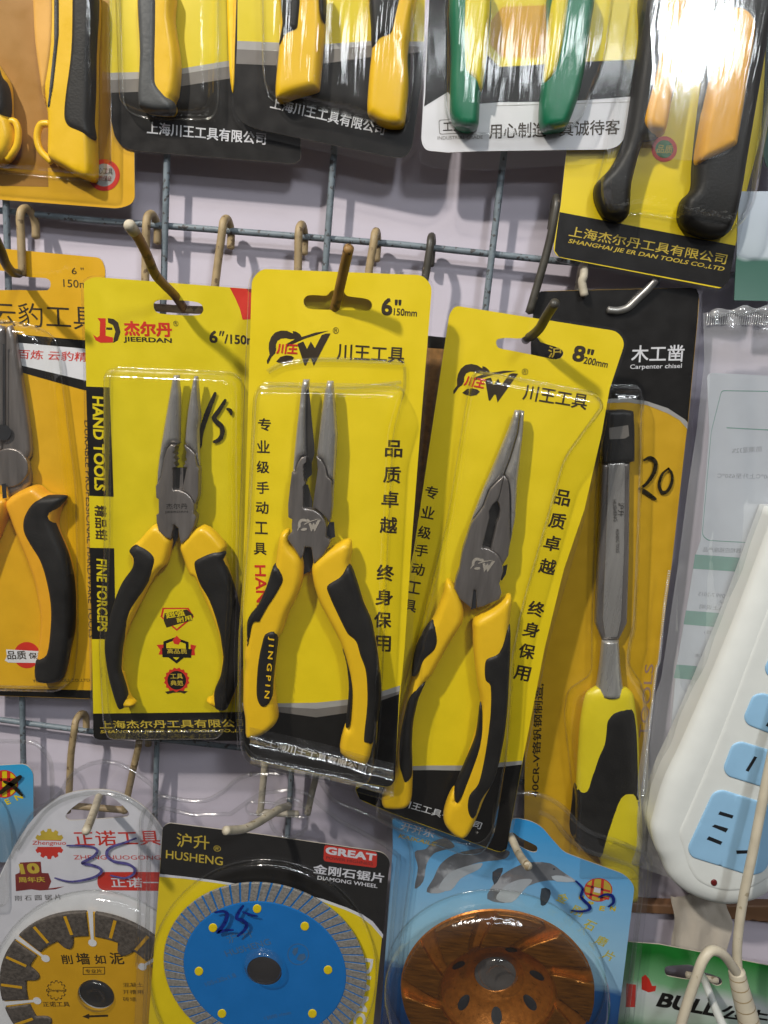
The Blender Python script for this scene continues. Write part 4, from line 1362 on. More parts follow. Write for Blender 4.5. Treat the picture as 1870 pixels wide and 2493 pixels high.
# ===== card behind J
it = Item('blister_pack', 'dark brown card almost hidden behind the tilted eight inch pack, beside the middle pack', 'tool pack', 'k1300,800', .0140, PACKS)
mb = MB()
sheet(mb, it.loc(S('e1285,752 1659,790 1640,1422 h1400,900 1000,850 1180,300')), 0, pm('brown_card', (.26, .13, .035), .6, var=.35, ns=300), thick=.0006, edge=PAPER)
flat(mb, it, 'e1285,752 1659,790 1656,845 1284,822', 8e-5, BLK)
mb.build('card', it.o)
film_part(it, it.loc(rounded(S('e1270,880 1600,900 1640,1422 h1400,900 980,850 1160,300'), 8)), [], fz=.002)


def bead(it, loops, parent, z=.0012, r=.0013, name='rim_bead'):
    mb = MB()
    for spec in loops:
        p = it.loc(smooth(S(spec), 5, False) if isinstance(spec, str) else spec, z)
        tube(mb, [(x, y, z) for x, y in p], r, FILM, n=8, cap=False)
    return mb.build(name, parent)


def radial(it, centre, z):
    """(local centre, metres per photo pixel) of something round at height z"""
    p = it.loc(np.array([S(centre)[0], S(centre)[0] + (100, 0)]), z)
    return p[0], float(np.linalg.norm(p[1] - p[0])) / 100


def ring_mesh(mb, c, prof, mat, n=96, a0=0, a1=2 * math.pi, sharp=False):
    """lathe: prof = [(radius, z)] from the rim inwards"""
    if sharp:                                       # keep every band's own normals
        for a, b in zip(prof[:-1], prof[1:]):
            ring_mesh(mb, c, [a, b], mat, n, a0, a1)
        return
    vs, fs = [], []
    full = abs(a1 - a0 - 2 * math.pi) < 1e-6
    m = n if full else n + 1
    for r, z in prof:
        for k in range(m):
            w = a0 + (a1 - a0) * k / n
            vs.append((c[0] + r * math.cos(w), c[1] + r * math.sin(w), z))
    for i in range(len(prof) - 1):
        for k in range(n):
            q = (k + 1) % m
            fs.append([i*m + k, i*m + q, (i+1)*m + q, (i+1)*m + k])
    mb.add(vs, fs, mat, True)


CLAMS = 'cutting discs in clear clamshell packs'

# ===== L: blue pack at the left edge
it = Item('blister_pack', 'blue pack at the frame edge, its round red and yellow mark crossed out', 'disc pack', 'j20,1200', .018, CLAMS)
ys = it.loc('j0,850 j0,1250', 0)[:, 1]
mb = MB()
sheet(mb, it.loc(rounded(S('j-200,872 150,853 192,900 194,1260 180,1420 -200,1420'), [0, 20, 14, 0, 0, 0])), 0,
      gradient('blue_sky_print', [(ys[1], (.16, .26, .36)), ((ys[0] + ys[1]) / 2, (.10, .33, .55)), (ys[0], (.03, .36, .66))]), thick=.0006, edge=PAPER)
flat(mb, it, disc_px('j25,968', 78), 6e-5, YELG)
for q in ('j-8,892 12,890 12,1046 -8,1046', 'j40,892 60,900 60,1036 40,1044', 'j-50,935 96,935 98,952 -50,952', 'j-50,985 100,985 98,1002 -50,1002'):
    flat(mb, it, q, 1.2e-4, RED)
ringprint(mb, it, 'j25,968', 80, 6, 1.4e-4, RED)
T(mb, it, 'E', 'j42,1090 66,1080', 32, 1.2e-4, YELG, bold=.04)
T(mb, it, 'N', 'j98,1066 136,1050', 32, 1.2e-4, YELG, bold=.04)
mb.build('card', it.o)
cv = film_part(it, it.loc(rounded(S('j-200,715 180,722 250,760 300,840 310,1000 300,1420 -200,1420'), [0, 30, 20, 20, 20, 0, 0])),
               [(it.loc(rounded(S('m-200,100 0,110 50,180 75,330 80,700 -200,700'), 20)), .011, .006)])
mb = MB()
stroke(mb, it, 'j118,925 70,965 0,1020', 30, .0014, MARKER)
stroke(mb, it, 'j25,955 70,975 95,1000 125,1032', 26, .0014, MARKER)
mb.build('cross_mark', cv)
bead(it, ['j-100,720 180,727 245,765 293,845 302,1000 296,1400'], cv)

# ===== M: white arched saw blade pack
it = Mp = Item('blister_pack', 'white arch topped clamshell pack with red lettering and a yellow segmented disc', 'disc pack', 'm500,1500', .0225, CLAMS)
mb = MB()
slot = it.loc(smooth(S('m380,218 400,190 450,150 520,108 580,96 640,112 700,155 742,198 744,216 725,228 640,234 520,242 405,247 384,236'), 3))
arch = smooth(S('m-60,700 20,520 80,405 150,290 250,178 380,95 560,68 700,92 850,185 960,330 1010,450'), 5, False)
sheet(mb, it.loc(np.vstack([arch, S('m1020,1600 -60,1600')])), 0, WHT, holes=[ccw(slot)], thick=.0006, edge=PAPER)
c = S('m285,383')[0]
gear = []
for k in range(12):
    for r_, o_ in ((72, -.20), (88, -.12), (88, .12), (72, .20)):
        w = 2 * math.pi * k / 12 + o_
        gear.append(c + np.array((math.cos(w), math.sin(w))) * r_ * K)
gear = np.array(gear)
flat(mb, it, gear, 6e-5, RED)
top = gear.copy()
top[:, 1] = np.minimum(top[:, 1], c[1] - 22 * K)
flat(mb, it, top, 1.1e-4, GOLD)
flat(mb, it, 'm183,362 384,366 384,400 186,400', 1.6e-4, WHT)
T(mb, it, 'Zhengnuo', 'm186,395 380,396', 34, 2.2e-4, RED, bold=.01, shear=.2)
T(mb, it, '正诺工具', 'm435,397 930,390', 98, 1.2e-4, RED, bold=.012)
T(mb, it, 'ZHENGNUOGONGJU', 'm428,480 985,482', 36, 1.2e-4, RED, bold=0)
flat(mb, it, rounded(S('m562,545 1000,545 1000,655 562,650'), [22, 0, 0, 22]), 8e-5, RED)
T(mb, it, '正诺一品', 'm645,634 1010,636', 66, 1.4e-4, WHT, bold=.02)
flat(mb, it, 'm88,560 120,545 280,552 296,600 280,640 372,628 320,645 230,652 180,645 92,656', 8e-5, DRED)
flat(mb, it, 'm115,490 235,485 242,560 112,566', 1.0e-4, DRED)
T(mb, it, '10', 'm122,558 234,552', 66, 1.4e-4, GOLD, bold=.06)
T(mb, it, '周年庆', 'm110,606 262,604', 36, 1.4e-4, GOLD, bold=.03)
T(mb, it, '刚 石 圆 锯 片', 'm88,712 355,704', 34, 1.2e-4, INK, bold=0, shear=.15)
mb.build('card', it.o)
dz = .0075
cv = film_part(it, it.loc(np.vstack([smooth(S('m-80,760 60,450 130,290 190,190 330,90 j410,900 560,830 700,845 850,930 960,1040 m1010,260 1040,400'), 5, False), S('m1040,1600 -80,1600')])),
               [(it.loc(disc_px('m545,1255', 610, 64)), dz, .005)], fm=FILMC)
bead(it, ['m60,470 130,310 190,210 330,108 j430,905 570,842 700,860 840,945 950,1060', 'm100,420 180,300 280,180 400,115 560,88 720,118 850,210 940,330'], cv, r=.0011)
mb = MB()
z_ = .0014
stroke(mb, it, 'm388,393 470,393 538,402 562,425 540,455 500,478 475,495 520,503 570,520 585,545 550,572 480,592 400,600 318,580', 17, z_, BMARK)
stroke(mb, it, 'm785,350 720,375 650,398 618,425 622,460 660,485 735,498 775,525 770,558 720,580 640,565', 17, z_, BMARK)
mb.build('price_mark', cv)
t = tool('saw_blade', 'yellow segmented cutting disc with black lettering, in the white arched pack', 'saw blade', it)
zb = .0022
c, u = radial(t, 'm555,1255', zb)
u *= K
mb = MB()
ring_mesh(mb, c, [(545 * u, zb - .0012), (545 * u, zb), (104 * u, zb), (104 * u, zb - .0012)], BLADEY, sharp=True)
CH_ = [('削', 'm392,1045', 66), ('墙', 'm485,1040', 82), ('如', 'm583,1045', 66), ('泥', 'm680,1038', 84)]
for ch, q, sz in CH_:
    CH(mb, t, ch, q, sz, zb + 1e-4, INK, bold=.02)
for q in ('m478,1094 606,1092 606,1096 478,1098', 'm478,1134 606,1132 606,1136 478,1138', 'm478,1094 482,1094 482,1138 478,1138', 'm602,1092 606,1092 606,1136 602,1136'):
    flat(mb, t, q, zb + 1e-4, INK)
T(mb, t, '专业片', 'm495,1130 590,1128', 28, zb + 1e-4, INK)
T(mb, t, '正诺工具', 'm250,1322 405,1322', 34, zb + 1e-4, INK)
c0 = S('m325,1228')[0]
g2 = np.array([c0 + (gear[i] - S('m285,383')[0]) * .66 for i in range(len(gear))])
a_, b_ = t.loc(g2, zb + 1e-4), t.loc(c0 + (g2 - c0) * .9, zb + 1e-4)
n_ = len(a_)
mb.add([(x, y, zb + 1e-4) for x, y in a_] + [(x, y, zb + 1e-4) for x, y in b_], [[q, (q + 1) % n_, n_ + (q + 1) % n_, n_ + q][::-1] for q in range(n_)], INK)
T(mb, t, 'Zhengnuo', 'm275,1240 375,1240', 24, zb + 1e-4, INK, shear=.2)
for s_, q in (('混凝土', 'm712,1210 828,1208'), ('开槽用', 'm712,1250 828,1250'), ('砖墙', 'm712,1292 790,1292')):
    T(mb, t, s_, q, 30, zb + 1e-4, INK, bold=0)
flat(mb, t, 'm475,1379 515,1362 515,1372 624,1368 624,1380 515,1384 515,1394', zb + 1e-4, INK)
mb.build('disc', t.o)
# grinding segments between keyhole slots
keys = [93, 93 + 51, 93 + 102, 93 - 51, 93 + 153, 93 - 102]
for k, w0 in enumerate(sorted(keys)):
    w1 = w0 + 51
    a, b = math.radians(w0 + 2.6), math.radians(w1 - 2.6)
    mb = MB()
    n = 22
    mid = (a + b) / 2
    out, inn = [], []
    for q in range(n + 1):
        w = a + (b - a) * q / n
        out.append((c[0] + 552 * u * math.cos(w), c[1] + 552 * u * math.sin(w)))
        rr = 398
        dd = abs(w - (mid - .05)) * 400
        if dd < 46:
            rr = 398 - math.sqrt(max(0, 46 ** 2 - dd ** 2)) * 1.5
        inn.append((c[0] + rr * u * math.cos(w), c[1] + rr * u * math.sin(w)))
    pillow(mb, np.array(out + inn[::-1]), zb - .001, .0006, .0012, .0016, SEGD, spacing=.0016)
    for w in (a + (b - a) * .27, a + (b - a) * .73):
        ca, sa = math.cos(w), math.sin(w)
        for sgn in (1,):
            r0, r1, hw = 418 * u, 540 * u, 9 * u
            zz = zb + .00145
            mb.add([(c[0] + r0 * ca - hw * sa, c[1] + r0 * sa + hw * ca, zz), (c[0] + r0 * ca + hw * sa, c[1] + r0 * sa - hw * ca, zz),
                    (c[0] + r1 * ca + hw * sa, c[1] + r1 * sa - hw * ca, zz), (c[0] + r1 * ca - hw * sa, c[1] + r1 * sa + hw * ca, zz)], [[0, 1, 2, 3]], BLADEY)
    mb.build('segment', t.o)
for w0 in keys:
    mb = MB()
    w = math.radians(w0)
    ca, sa = math.cos(w), math.sin(w)
    zz = zb + .0002
    hw = 8 * u
    for r0, r1, h0, h1 in ((355, 560, 7, 14),):
        mb.add([(c[0] + r0*u*ca - h0*u*sa, c[1] + r0*u*sa + h0*u*ca, zz), (c[0] + r0*u*ca + h0*u*sa, c[1] + r0*u*sa - h0*u*ca, zz),
                (c[0] + r1*u*ca + h1*u*sa, c[1] + r1*u*sa - h1*u*ca, zz), (c[0] + r1*u*ca - h1*u*sa, c[1] + r1*u*sa + h1*u*ca, zz)], [[0, 1, 2, 3]], WHT)
    p = circ((c[0] + 352*u*ca, c[1] + 352*u*sa), 24 * u, 20)
    mb.add([(x, y, zz + 5e-5) for x, y in p], [list(range(20))], WHT)
    mb.build('keyhole_slot', t.o)
mb = MB()
ring_mesh(mb, c, [(106 * u, zb + .0001), (103 * u, zb + .0016), (94 * u, zb + .0024), (50 * u, zb + .0022), (44 * u, zb + .0014), (30 * u, zb + .001), (0.01 * u, zb + .001)], FILM, n=40)
mb.build('clear_hub', cv)
mb = MB()
ring_mesh(mb, c, [(103 * u, .0004), (0.01 * u, .0004)], HOLE, n=40)
mb.build('centre_hole', t.o)

# ===== N: blue disc
it = Nn = Item('blister_pack', 'black and yellow clamshell pack with a red badge, holding the blue disc', 'disc pack', 'n800,1500', .031, CLAMS)
mb = MB()
cardN = rounded(S('n228,285 262,262 800,330 1500,432 1542,480 1530,560 1435,1500 140,1500 210,560'), [10, 12, 0, 14, 14, 0, 0, 0, 0])
sheet(mb, it.loc(cardN), 0, YEL, thick=.0006, edge=PAPER)
flat(mb, it, rounded(S('n228,285 262,262 800,330 1500,432 1542,480 1530,560 1500,905 1440,830 1380,790 1290,750 1150,700 900,645 700,620 520,592 360,572 211,556'), [10, 12, 0, 14, 14, 0, 0, 0, 0, 0, 0, 0, 0, 0]), 6e-5, BLK)
flat(mb, it, 'n211,556 360,572 520,592 700,620 900,645 1150,700 1290,750 1380,790 1440,830 1500,905 1498,928 1430,850 1370,805 1285,765 1145,714 900,660 700,634 520,606 360,584 209,572', 1e-4, WHT)
T(mb, it, '沪升', 'n308,398 497,418', 92, 1.4e-4, GOLD, bold=.01)
T(mb, it, 'HUSHENG', 'n246,466 574,508', 56, 1.4e-4, GOLD, bold=.012)
T(mb, it, '®', 'n520,424 562,430', 40, 1.4e-4, GOLD, bold=0)
flat(mb, it, rounded(S('n1160,388 1466,430 1462,522 1155,482'), 8), 1.2e-4, RED)
T(mb, it, 'GREAT', 'n1166,440 1456,484', 50, 1.8e-4, WHT, bold=.05)
T(mb, it, 'POWER HIGHNESS', 'n1170,470 1440,508', 20, 1.8e-4, DRED, bold=.01)
T(mb, it, '金刚石锯片', 'n1094,552 1502,608', 64, 1.4e-4, WHT, bold=.025)
T(mb, it, 'DIAMONG WHEEL', 'n1120,588 1466,638', 26, 1.4e-4, WHT, bold=.02)
T(mb, it, 'DIAMOND', 'n1372,1038 1300,1640', 58, 1.4e-4, WHT, bold=.035)
mb.build('card', it.o)
flN = np.vstack([smooth(S('n60,1600 88,900 105,300 118,180 160,125 215,100 300,150 j870,1160 1000,1065 1200,1062 1290,1012 1370,942 1450,912 k260,912 520,908 640,930 690,1000 740,1062 900,1130 1100,1228 1180,1290 1200,1400'), 4, False)[:-1], S('n1680,480 1625,900 1560,1600')])
flN = np.vstack([smooth(S('n60,1600 88,900 105,260 j830,1130 865,1085 930,1040 1060,1062 1190,1062 1290,1012 1370,942 1450,912 k260,914 520,908 640,930 690,995 740,1060 900,1130 1080,1215 1165,1280 n1665,470 1640,700 1600,1000 1560,1600'), 4, False)])
flNl = it.loc(flN)
rectN = rounded(S('n190,320 250,225 800,290 1500,395 1590,470 1570,650 1480,1560 115,1560'), [16, 20, 0, 22, 16, 0, 0, 0])
cvh = [(it.loc(disc_px('n812,1118', 652, 72)), .0046, .003)]
cv = film_part(it, flNl, cvh, fm=FILMC)
inner = S('n120,1500 140,900 150,300 170,215 230,175 n400,215 620,210 720,140 800,90 960,70 1060,90 1150,170 1250,250 1500,380 1590,450 1570,650 1500,1500')
bead(it, [flN[3:-3], inner], cv, r=.0012)
# hanging eye moulded into the film
mb = MB()
zz = .0012
tube(mb, [(x, y, zz) for x, y in it.loc(smooth(S('k240,1085 270,1072 420,1082 560,1100 590,1120 585,1150 560,1160 400,1150 260,1140 235,1115 240,1085'), 4, False), zz)], .0007, FILM, n=8, cap=False)
tube(mb, [(x, y, zz) for x, y in it.loc(np.vstack([disc_px('k485,1165', 112, 40), disc_px('k485,1165', 112, 40)[:1]]), zz)], .0010, FILM, n=8, cap=False)
mb.build('hanging_eye', cv)
t = tool('saw_blade', 'bright blue cutting disc with yellow dots and a slotted steel rim', 'saw blade', it)
zb = .0026
c, u = radial(t, 'n815,1116', zb)
u *= K
mb = MB()
ring_mesh(mb, c, [(470 * u, zb - .0012), (468 * u, zb + .0001), (462 * u, zb + .0003), (100 * u, zb + .0003), (100 * u, zb - .0012)], BLUEP, sharp=True)
zp = zb + .0004
T(mb, t, '沪升', 'n610,960 760,918', 62, zp, ETCH, bold=0)
T(mb, t, 'HUSHENG', 'n598,1034 856,962', 40, zp, ETCH, bold=.01)
ringprint(mb, t, 'n1010,1020', 62, 4, zp, ETCH)
flat(mb, t, 'n975,1010 985,985 1010,980 1005,1010 990,1030', zp, ETCH)
flat(mb, t, 'n1000,1050 1015,1020 1045,1015 1055,1040 1030,1060', zp, ETCH)
T(mb, t, '105x20x1.8', 'n480,1205 655,1150', 26, zp, ETCH, bold=0)
T(mb, t, '13000 r/min', 'n820,1400 970,1365', 24, zp, ETCH, bold=0)
mb.build('disc', t.o)
for q in ('n773,757', 'n518,867', 'n437,1118', 'n570,1362', 'n1048,858', 'n1182,1110', 'n1092,1362'):
    mb = MB()
    pillow(mb, t.loc(disc_px(q, 25, 20), zp), zb + .0002, .0003, .0006, .0002, YEL, spacing=.001)
    mb.build('spacer_dot', t.o)
mb = MB()
ring_mesh(mb, c, [(584 * u, zb - .001), (584 * u, zb - .0002), (466 * u, zb - .0002)], BLUEP, n=120, sharp=True)
N_ = 62
for k in range(N_):
    w0, w1 = 2 * math.pi * k / N_, 2 * math.pi * (k + .78) / N_
    tw = -.055
    ri, ro = 468 * u, 585 * u
    q = 4
    vs, fs = [], []
    for z, ins in ((zb - .001, 0), (zb - .0001, 0), (zb + .0002, .0002)):
        for j in range(q + 1):
            w = w0 + (w1 - w0) * j / q
            vs.append((c[0] + (ro - ins) * math.cos(w + tw), c[1] + (ro - ins) * math.sin(w + tw), z))
        for j in range(q + 1):
            w = w1 + (w0 - w1) * j / q
            vs.append((c[0] + (ri + ins) * math.cos(w), c[1] + (ri + ins) * math.sin(w), z))
    m = 2 * (q + 1)
    for l_ in range(2):
        for j in range(m):
            fs.append([l_*m + j, l_*m + (j+1) % m, (l_+1)*m + (j+1) % m, (l_+1)*m + j])
    fs.append([2*m + j for j in range(m)])
    mb.add(vs, fs, SEG)
mb.build('slotted_rim', t.o)
mb = MB()
ring_mesh(mb, c, [(101 * u, zb - .0003), (0.01 * u, zb - .0003)], pm('grey_hub_card', (.035, .03, .03), .45), n=40)
mb.build('centre_hole', t.o)
mb = MB()
ch_, uh = radial(it, 'n800,1118', .010)
uh *= K
ring_mesh(mb, ch_, [(112 * uh, .0052), (107 * uh, .0078), (100 * uh, .0090), (70 * uh, .0094), (0.01 * uh, .0094)], FILM, n=48)
mb.build('clear_hub', cv)
mb = MB()
zz = .0058
stroke(mb, it, 'n532,778 575,772 600,785 590,830 565,870 545,893 585,882 632,880', 22, zz, NMARK)
stroke(mb, it, 'n692,740 668,775 655,812 690,825 712,848 700,880 662,914', 22, zz, NMARK)
stroke(mb, it, 'n690,775 730,790 775,800', 14, zz, NMARK)
mb.build('price_mark', cv)

# ===== O: copper cup wheel
it = Oo = Item('blister_pack', 'blue dolphin printed clamshell pack holding the copper grinding wheel', 'disc pack', 'o850,1500', .0285, CLAMS)
yy = it.loc('o900,200 o900,900 o900,1085 o900,1125 o900,1500', 0)[:, 1]
SKYG = gradient('sea_and_sky_print', [(yy[4], (.004, .03, .13)), (yy[3], (.012, .12, .36)), (yy[2], (.32, .56, .74)), (yy[1], (.36, .64, .82)), (yy[0], (.025, .36, .76))], noise=.012, nscale=(1, 4, 1))
mb = MB()
slot = it.loc(smooth(S('o868,322 900,318 935,345 1030,392 1040,412 1030,430 1000,428 940,398 880,350'), 3))
sheet(mb, it.loc(rounded(S('o202,228 520,320 840,300 905,232 1000,250 1065,285 1110,340 1190,430 1300,472 1545,560 1600,625 1480,1600 120,1600 205,400'), [10, 0, 0, 10, 14, 14, 14, 14, 10, 22, 14, 0, 0, 0])), 0, SKYG, holes=[ccw(slot)], thick=.0006, edge=PAPER)
T(mb, it, '开开乐', 'o246,300 438,352', 58, 1.2e-4, WHT, bold=.02)
T(mb, it, 'KAIKAILE', 'o236,346 450,396', 26, 1.2e-4, GOLD, bold=.02, shear=.2)
DG = pm('dolphin_grey_print', (.19, .20, .21), .4, var=.6, ns=45, spots=((.42, .44, .45), 38, .52))
DL = pm('dolphin_belly_print', (.48, .53, .55), .4, var=.2, ns=50)
DD = pm('dolphin_fin_print', (.035, .055, .075), .4, var=.3)
flat(mb, it, 'o330,640 350,520 330,430 395,412 430,372 505,350 545,372 560,402 500,418 440,440 400,500 380,600', 8e-5, DG, sm=3)
flat(mb, it, 'o400,660 440,580 480,500 560,442 700,410 820,410 880,430 850,470 700,490 600,530 540,590 500,660', 1e-4, DG, sm=3)
flat(mb, it, 'o470,640 520,560 600,520 720,492 700,530 600,580 540,650', 1.3e-4, DL, sm=3)
flat(mb, it, 'o750,700 790,610 860,545 980,492 1110,494 1180,540 1262,596 1255,604 1150,594 1060,600 960,640 880,720', 1.6e-4, DG, sm=3)
flat(mb, it, 'o800,700 850,630 930,590 1010,590 960,650 890,720', 2e-4, DL, sm=3)
flat(mb, it, 'o1120,570 1180,566 1262,600 1150,600', 2e-4, DL, sm=2)
flat(mb, it, 'o1062,640 1112,648 1112,690 1085,735 1058,735', 2e-4, DD, sm=2)
flat(mb, it, 'o780,545 840,520 825,570 790,620', 2e-4, DD, sm=2)
flat(mb, it, 'o1128,525 1140,522 1142,532 1130,534', 2.3e-4, DD)
cx = S('o1390,648')[0]
el_ = np.array([cx + np.array((82 * K * math.cos(w), 68 * K * math.sin(w))) for w in np.linspace(0, 2 * math.pi, 40, endpoint=False)])
el2 = cx + (el_ - cx) * .93
flat(mb, it, el_, 8e-5, RED)
flat(mb, it, el2, 1.2e-4, GOLD)
for q in ('o1356,590 1370,584 1352,704 1336,698', 'o1408,584 1424,588 1416,714 1400,716', 'o1316,615 1460,652 1460,664 1314,628', 'o1312,660 1456,696 1450,706 1316,674'):
    flat(mb, it, q, 1.6e-4, RED)
flat(mb, it, 'o1368,632 1404,640 1402,668 1364,660', 1.8e-4, WHT)
for ch, q in (('O', 'o1293,690'), ('P', 'o1347,726'), ('E', 'o1412,752'), ('N', 'o1474,754')):
    CH(mb, it, ch, q, 34, 1.4e-4, YELG, ang=8, bold=.05)
CH(mb, it, '金刚石磨片', 'o1182,690 1270,765 1338,848 1408,938 1450,1022', 66, 1.2e-4, pm('yellow_lettering_print', (.66, .56, .03), .4), ang=24, bold=.015)
mb.build('card', it.o)
flO = smooth(S('o150,1600 170,700 195,215 480,300 800,260 880,110 960,88 1090,112 1190,175 1280,272 1360,322 1480,360 1600,410 1659,440 1690,520 1650,900 1570,1600'), 4, False)
cO, uO = radial(it, 'o800,1285', .012)
cv = film_part(it, it.loc(flO), [(circ(cO, 655 * K * uO, 72), .0215, .009, .010)], fm=FILMC)
bead(it, [flO[8:-6], 'o1050,200 1130,240 1210,340 1300,410 1500,480 1600,520 1640,600 1620,800 1540,1500'], cv, r=.0013)
mb = MB()
stroke(mb, it, 'o1262,598 1300,640 1292,690 1335,735 1340,760 1300,772 1238,768', 18, .0014, NMARK)
stroke(mb, it, 'o1395,690 1430,675 1470,682 1478,720 1450,745', 18, .0014, NMARK)
mb.build('price_mark', cv)
t = tool('grinding_wheel', 'copper cup grinding wheel with a sunken hub, in the blue dolphin pack', 'grinding wheel', it)
zr = .0170
c, u = radial(t, 'o808,1262', zr)
u *= K
mb = MB()
ring_mesh(mb, c, [(430 * u, .003), (470 * u, .007), (552 * u, zr - .0050), (566 * u, zr - .0038), (560 * u, zr - .0030), (338 * u, zr - .0030), (326 * u, zr - .0034), (318 * u, zr - .0045)], COPPER, n=110, sharp=True)
mb.build('rim', t.o)
# dished inside with oval cooling holes
mb = MB()
prof = [(318, zr - .0045), (300, zr - .0058), (270, zr - .0082), (240, zr - .0102), (215, zr - .0116), (190, zr - .0124), (172, zr - .0128), (165, zr - .0136), (128, zr - .0140), (124, zr - .0146)]
rings = [(r * u, z) for r, z in prof]
n = 120
holes = [math.radians(w) for w in (226, 278, 332, 20, 76, 160)]
vs, fs = [], []
for r, z in rings:
    for k in range(n):
        w = 2 * math.pi * k / n
        vs.append((c[0] + r * math.cos(w), c[1] + r * math.sin(w), z))
for i in range(len(rings) - 1):
    for k in range(n):
        fs.append([i*n + k, i*n + (k+1) % n, (i+1)*n + (k+1) % n, (i+1)*n + k])
mb.add(vs, fs, COPPER, True)
mb.build('dish', t.o)
mb = MB()
rz = sorted([(r, z) for r, z in prof])
for w in holes:
    cc = []
    for j in range(22):
        a = 2 * math.pi * j / 22
        rr = 246 + 40 * math.cos(a)
        ww = w + .13 * math.sin(a)
        z = np.interp(rr, [q[0] for q in rz], [q[1] for q in rz]) + .00035
        cc.append((c[0] + rr * u * math.cos(ww), c[1] + rr * u * math.sin(ww), z))
    mb.add(cc, [list(range(22))], HOLE)
mb.build('cooling_hole', t.o)
mb = MB()
ring_mesh(mb, c, [(126 * u, .0022), (0.01 * u, .0022)], pm('grey_bore_card', (.10, .09, .085), .5), n=40)
mb.build('bore', t.o)
for k in range(9):
    g0 = math.radians(63 + 40 * k + 6)
    g1 = math.radians(63 + 40 * k + 34)
    mb = MB()
    P = []
    n = 12
    for q in range(n + 1):
        w = g0 + (g1 - g0) * q / n
        P.append((558 * u, w))
    for q in range(1, 6):
        P.append(((558 - 216 * q / 6) * u, g1 + math.radians(17) * (q / 6) ** 1.3))
    for q in range(n + 1):
        w = g1 + (g0 - g1) * q / n
        P.append((342 * u, w + math.radians(17)))
    for q in range(5, 0, -1):
        P.append(((558 - 216 * q / 6) * u, g0 + math.radians(17) * (q / 6) ** 1.3))
    pl = np.array([(c[0] + r * math.cos(w), c[1] + r * math.sin(w)) for r, w in P])
    pillow(mb, pl, zr - .0033, .0004, .0008, .0028, COPSEG, spacing=.0018)
    mb.build('segment', t.o)
mb = MB()
ch_, uh = radial(it, 'o812,1112', .006)
uh *= K
ring_mesh(mb, ch_, [(118 * uh, .0060), (112 * uh, .0090), (96 * uh, .0105), (70 * uh, .0100), (62 * uh, .0085), (40 * uh, .0080), (.01 * uh, .0080)], FILM, n=48)
mb.build('clear_hub', cv)

# ===== P: green and white card
it = Item('blister_pack', 'green and white card with bold black lettering, behind the cream cable', 'cable pack', 'p1100,1400', .020)
yy = it.loc('p1000,660 p1000,900 p1000,1010 p1000,1200 p1000,1330', 0)[:, 1]
GW = gradient('green_white_print', [(yy[4], (.01, .20, .03)), (yy[3], (.50, .62, .50)), (yy[2], (.66, .70, .68)), (yy[1], (.20, .45, .22)), (yy[0], (.008, .19, .02))], noise=.018, nscale=(1, .3, 1))
mb = MB()
slot = it.loc(smooth(S('p828,870 860,858 1010,848 1060,860 1100,895 1180,920 1265,950 1286,975 1283,1005 1245,1018 1180,990 1140,972 1000,966 900,950 842,936 824,905'), 3))
sheet(mb, it.loc(S('p480,660 780,684 1230,770 2200,960 2200,1700 300,1700')), 0, GW, holes=[ccw(slot)], thick=.0006, edge=PAPER)
T(mb, it, 'BULL', 'p750,1185 1225,1268', 145, 1.2e-4, BLK, bold=.045, shear=.15)
T(mb, it, '公牛', 'p1265,1285 1640,1345', 150, 1.2e-4, BLK, bold=.03)
flat(mb, it, 'p638,950 668,928 700,965 722,1020 756,1018 748,1062 695,1072 638,1048', 1e-4, RED)
flat(mb, it, 'p516,1000 592,1010 586,1192 508,1190', 1e-4, RED)
mb.build('card', it.o)
film_part(it, it.loc(S('p440,630 780,660 1230,745 2250,940 2250,1700 260,1700')), [], fz=.0009)

# ===== bag with the instruction sheet
it = Item('plastic_bag', 'clear crimped bag with a green header, holding a white instruction sheet', 'bag', 'l1200,1000', .010)
yy = it.loc('u300,1300 u300,1650 u300,1690 u300,2010', 0)[:, 1]
HDR = gradient('header_print', [(yy[3], (.10, .19, .16)), (yy[2], (.05, .13, .10)), (yy[1], (.46, .52, .56)), (yy[0], (.56, .62, .70))], noise=.012)
mb = MB()
sheet(mb, it.loc(S('u150,1322 600,1322 600,2040 120,2030')), .012, HDR, thick=.0008)
mb.build('header_card', it.o)
mb = MB()
bo = ccw(it.loc(rounded(S('f1285,620 1290,900 1240,1300 i1195,300 1140,800 1040,1422 l960,600 880,1100 860,1422 1100,1500 2200,1500 f2200,600'), 4), .0145))
gx, gy = np.meshgrid(np.arange(bo[:, 0].min(), bo[:, 0].max(), .003), np.arange(bo[:, 1].min(), bo[:, 1].max(), .006))
gg = np.stack([gx.ravel(), gy.ravel()], 1)
gg = gg[inside(bo, gg)]
bv, bf = cdt([bo], gg[dist(bo, gg) > .001])
x0b = bo[:, 0].min()
mb.add([(x, y, .0150 + .0011 * math.sin((x + y * .22) * 330) + .0006 * math.sin((x + y * .16) * 790 + 1) + .0006 * math.sin(y * 95 + x * 40)) for x, y in bv], bf, BAGF, True)
mb.build('film', it.o)
mb = MB()  # film roll added to catch a white glare line below the header
pp = it.loc(smooth(S('f1330,628 1450,612 1560,604 1659,606 1900,612 2200,620'), 6, False), .0155)
tube(mb, [(x, y, .0155 + .0006 * math.sin(k * .9)) for k, (x, y) in enumerate(pp)], [.0016 + .0008 * math.sin(k * .8) for k in range(len(pp))], BAGF, n=16)
mb.build('glare_roll', it.o)
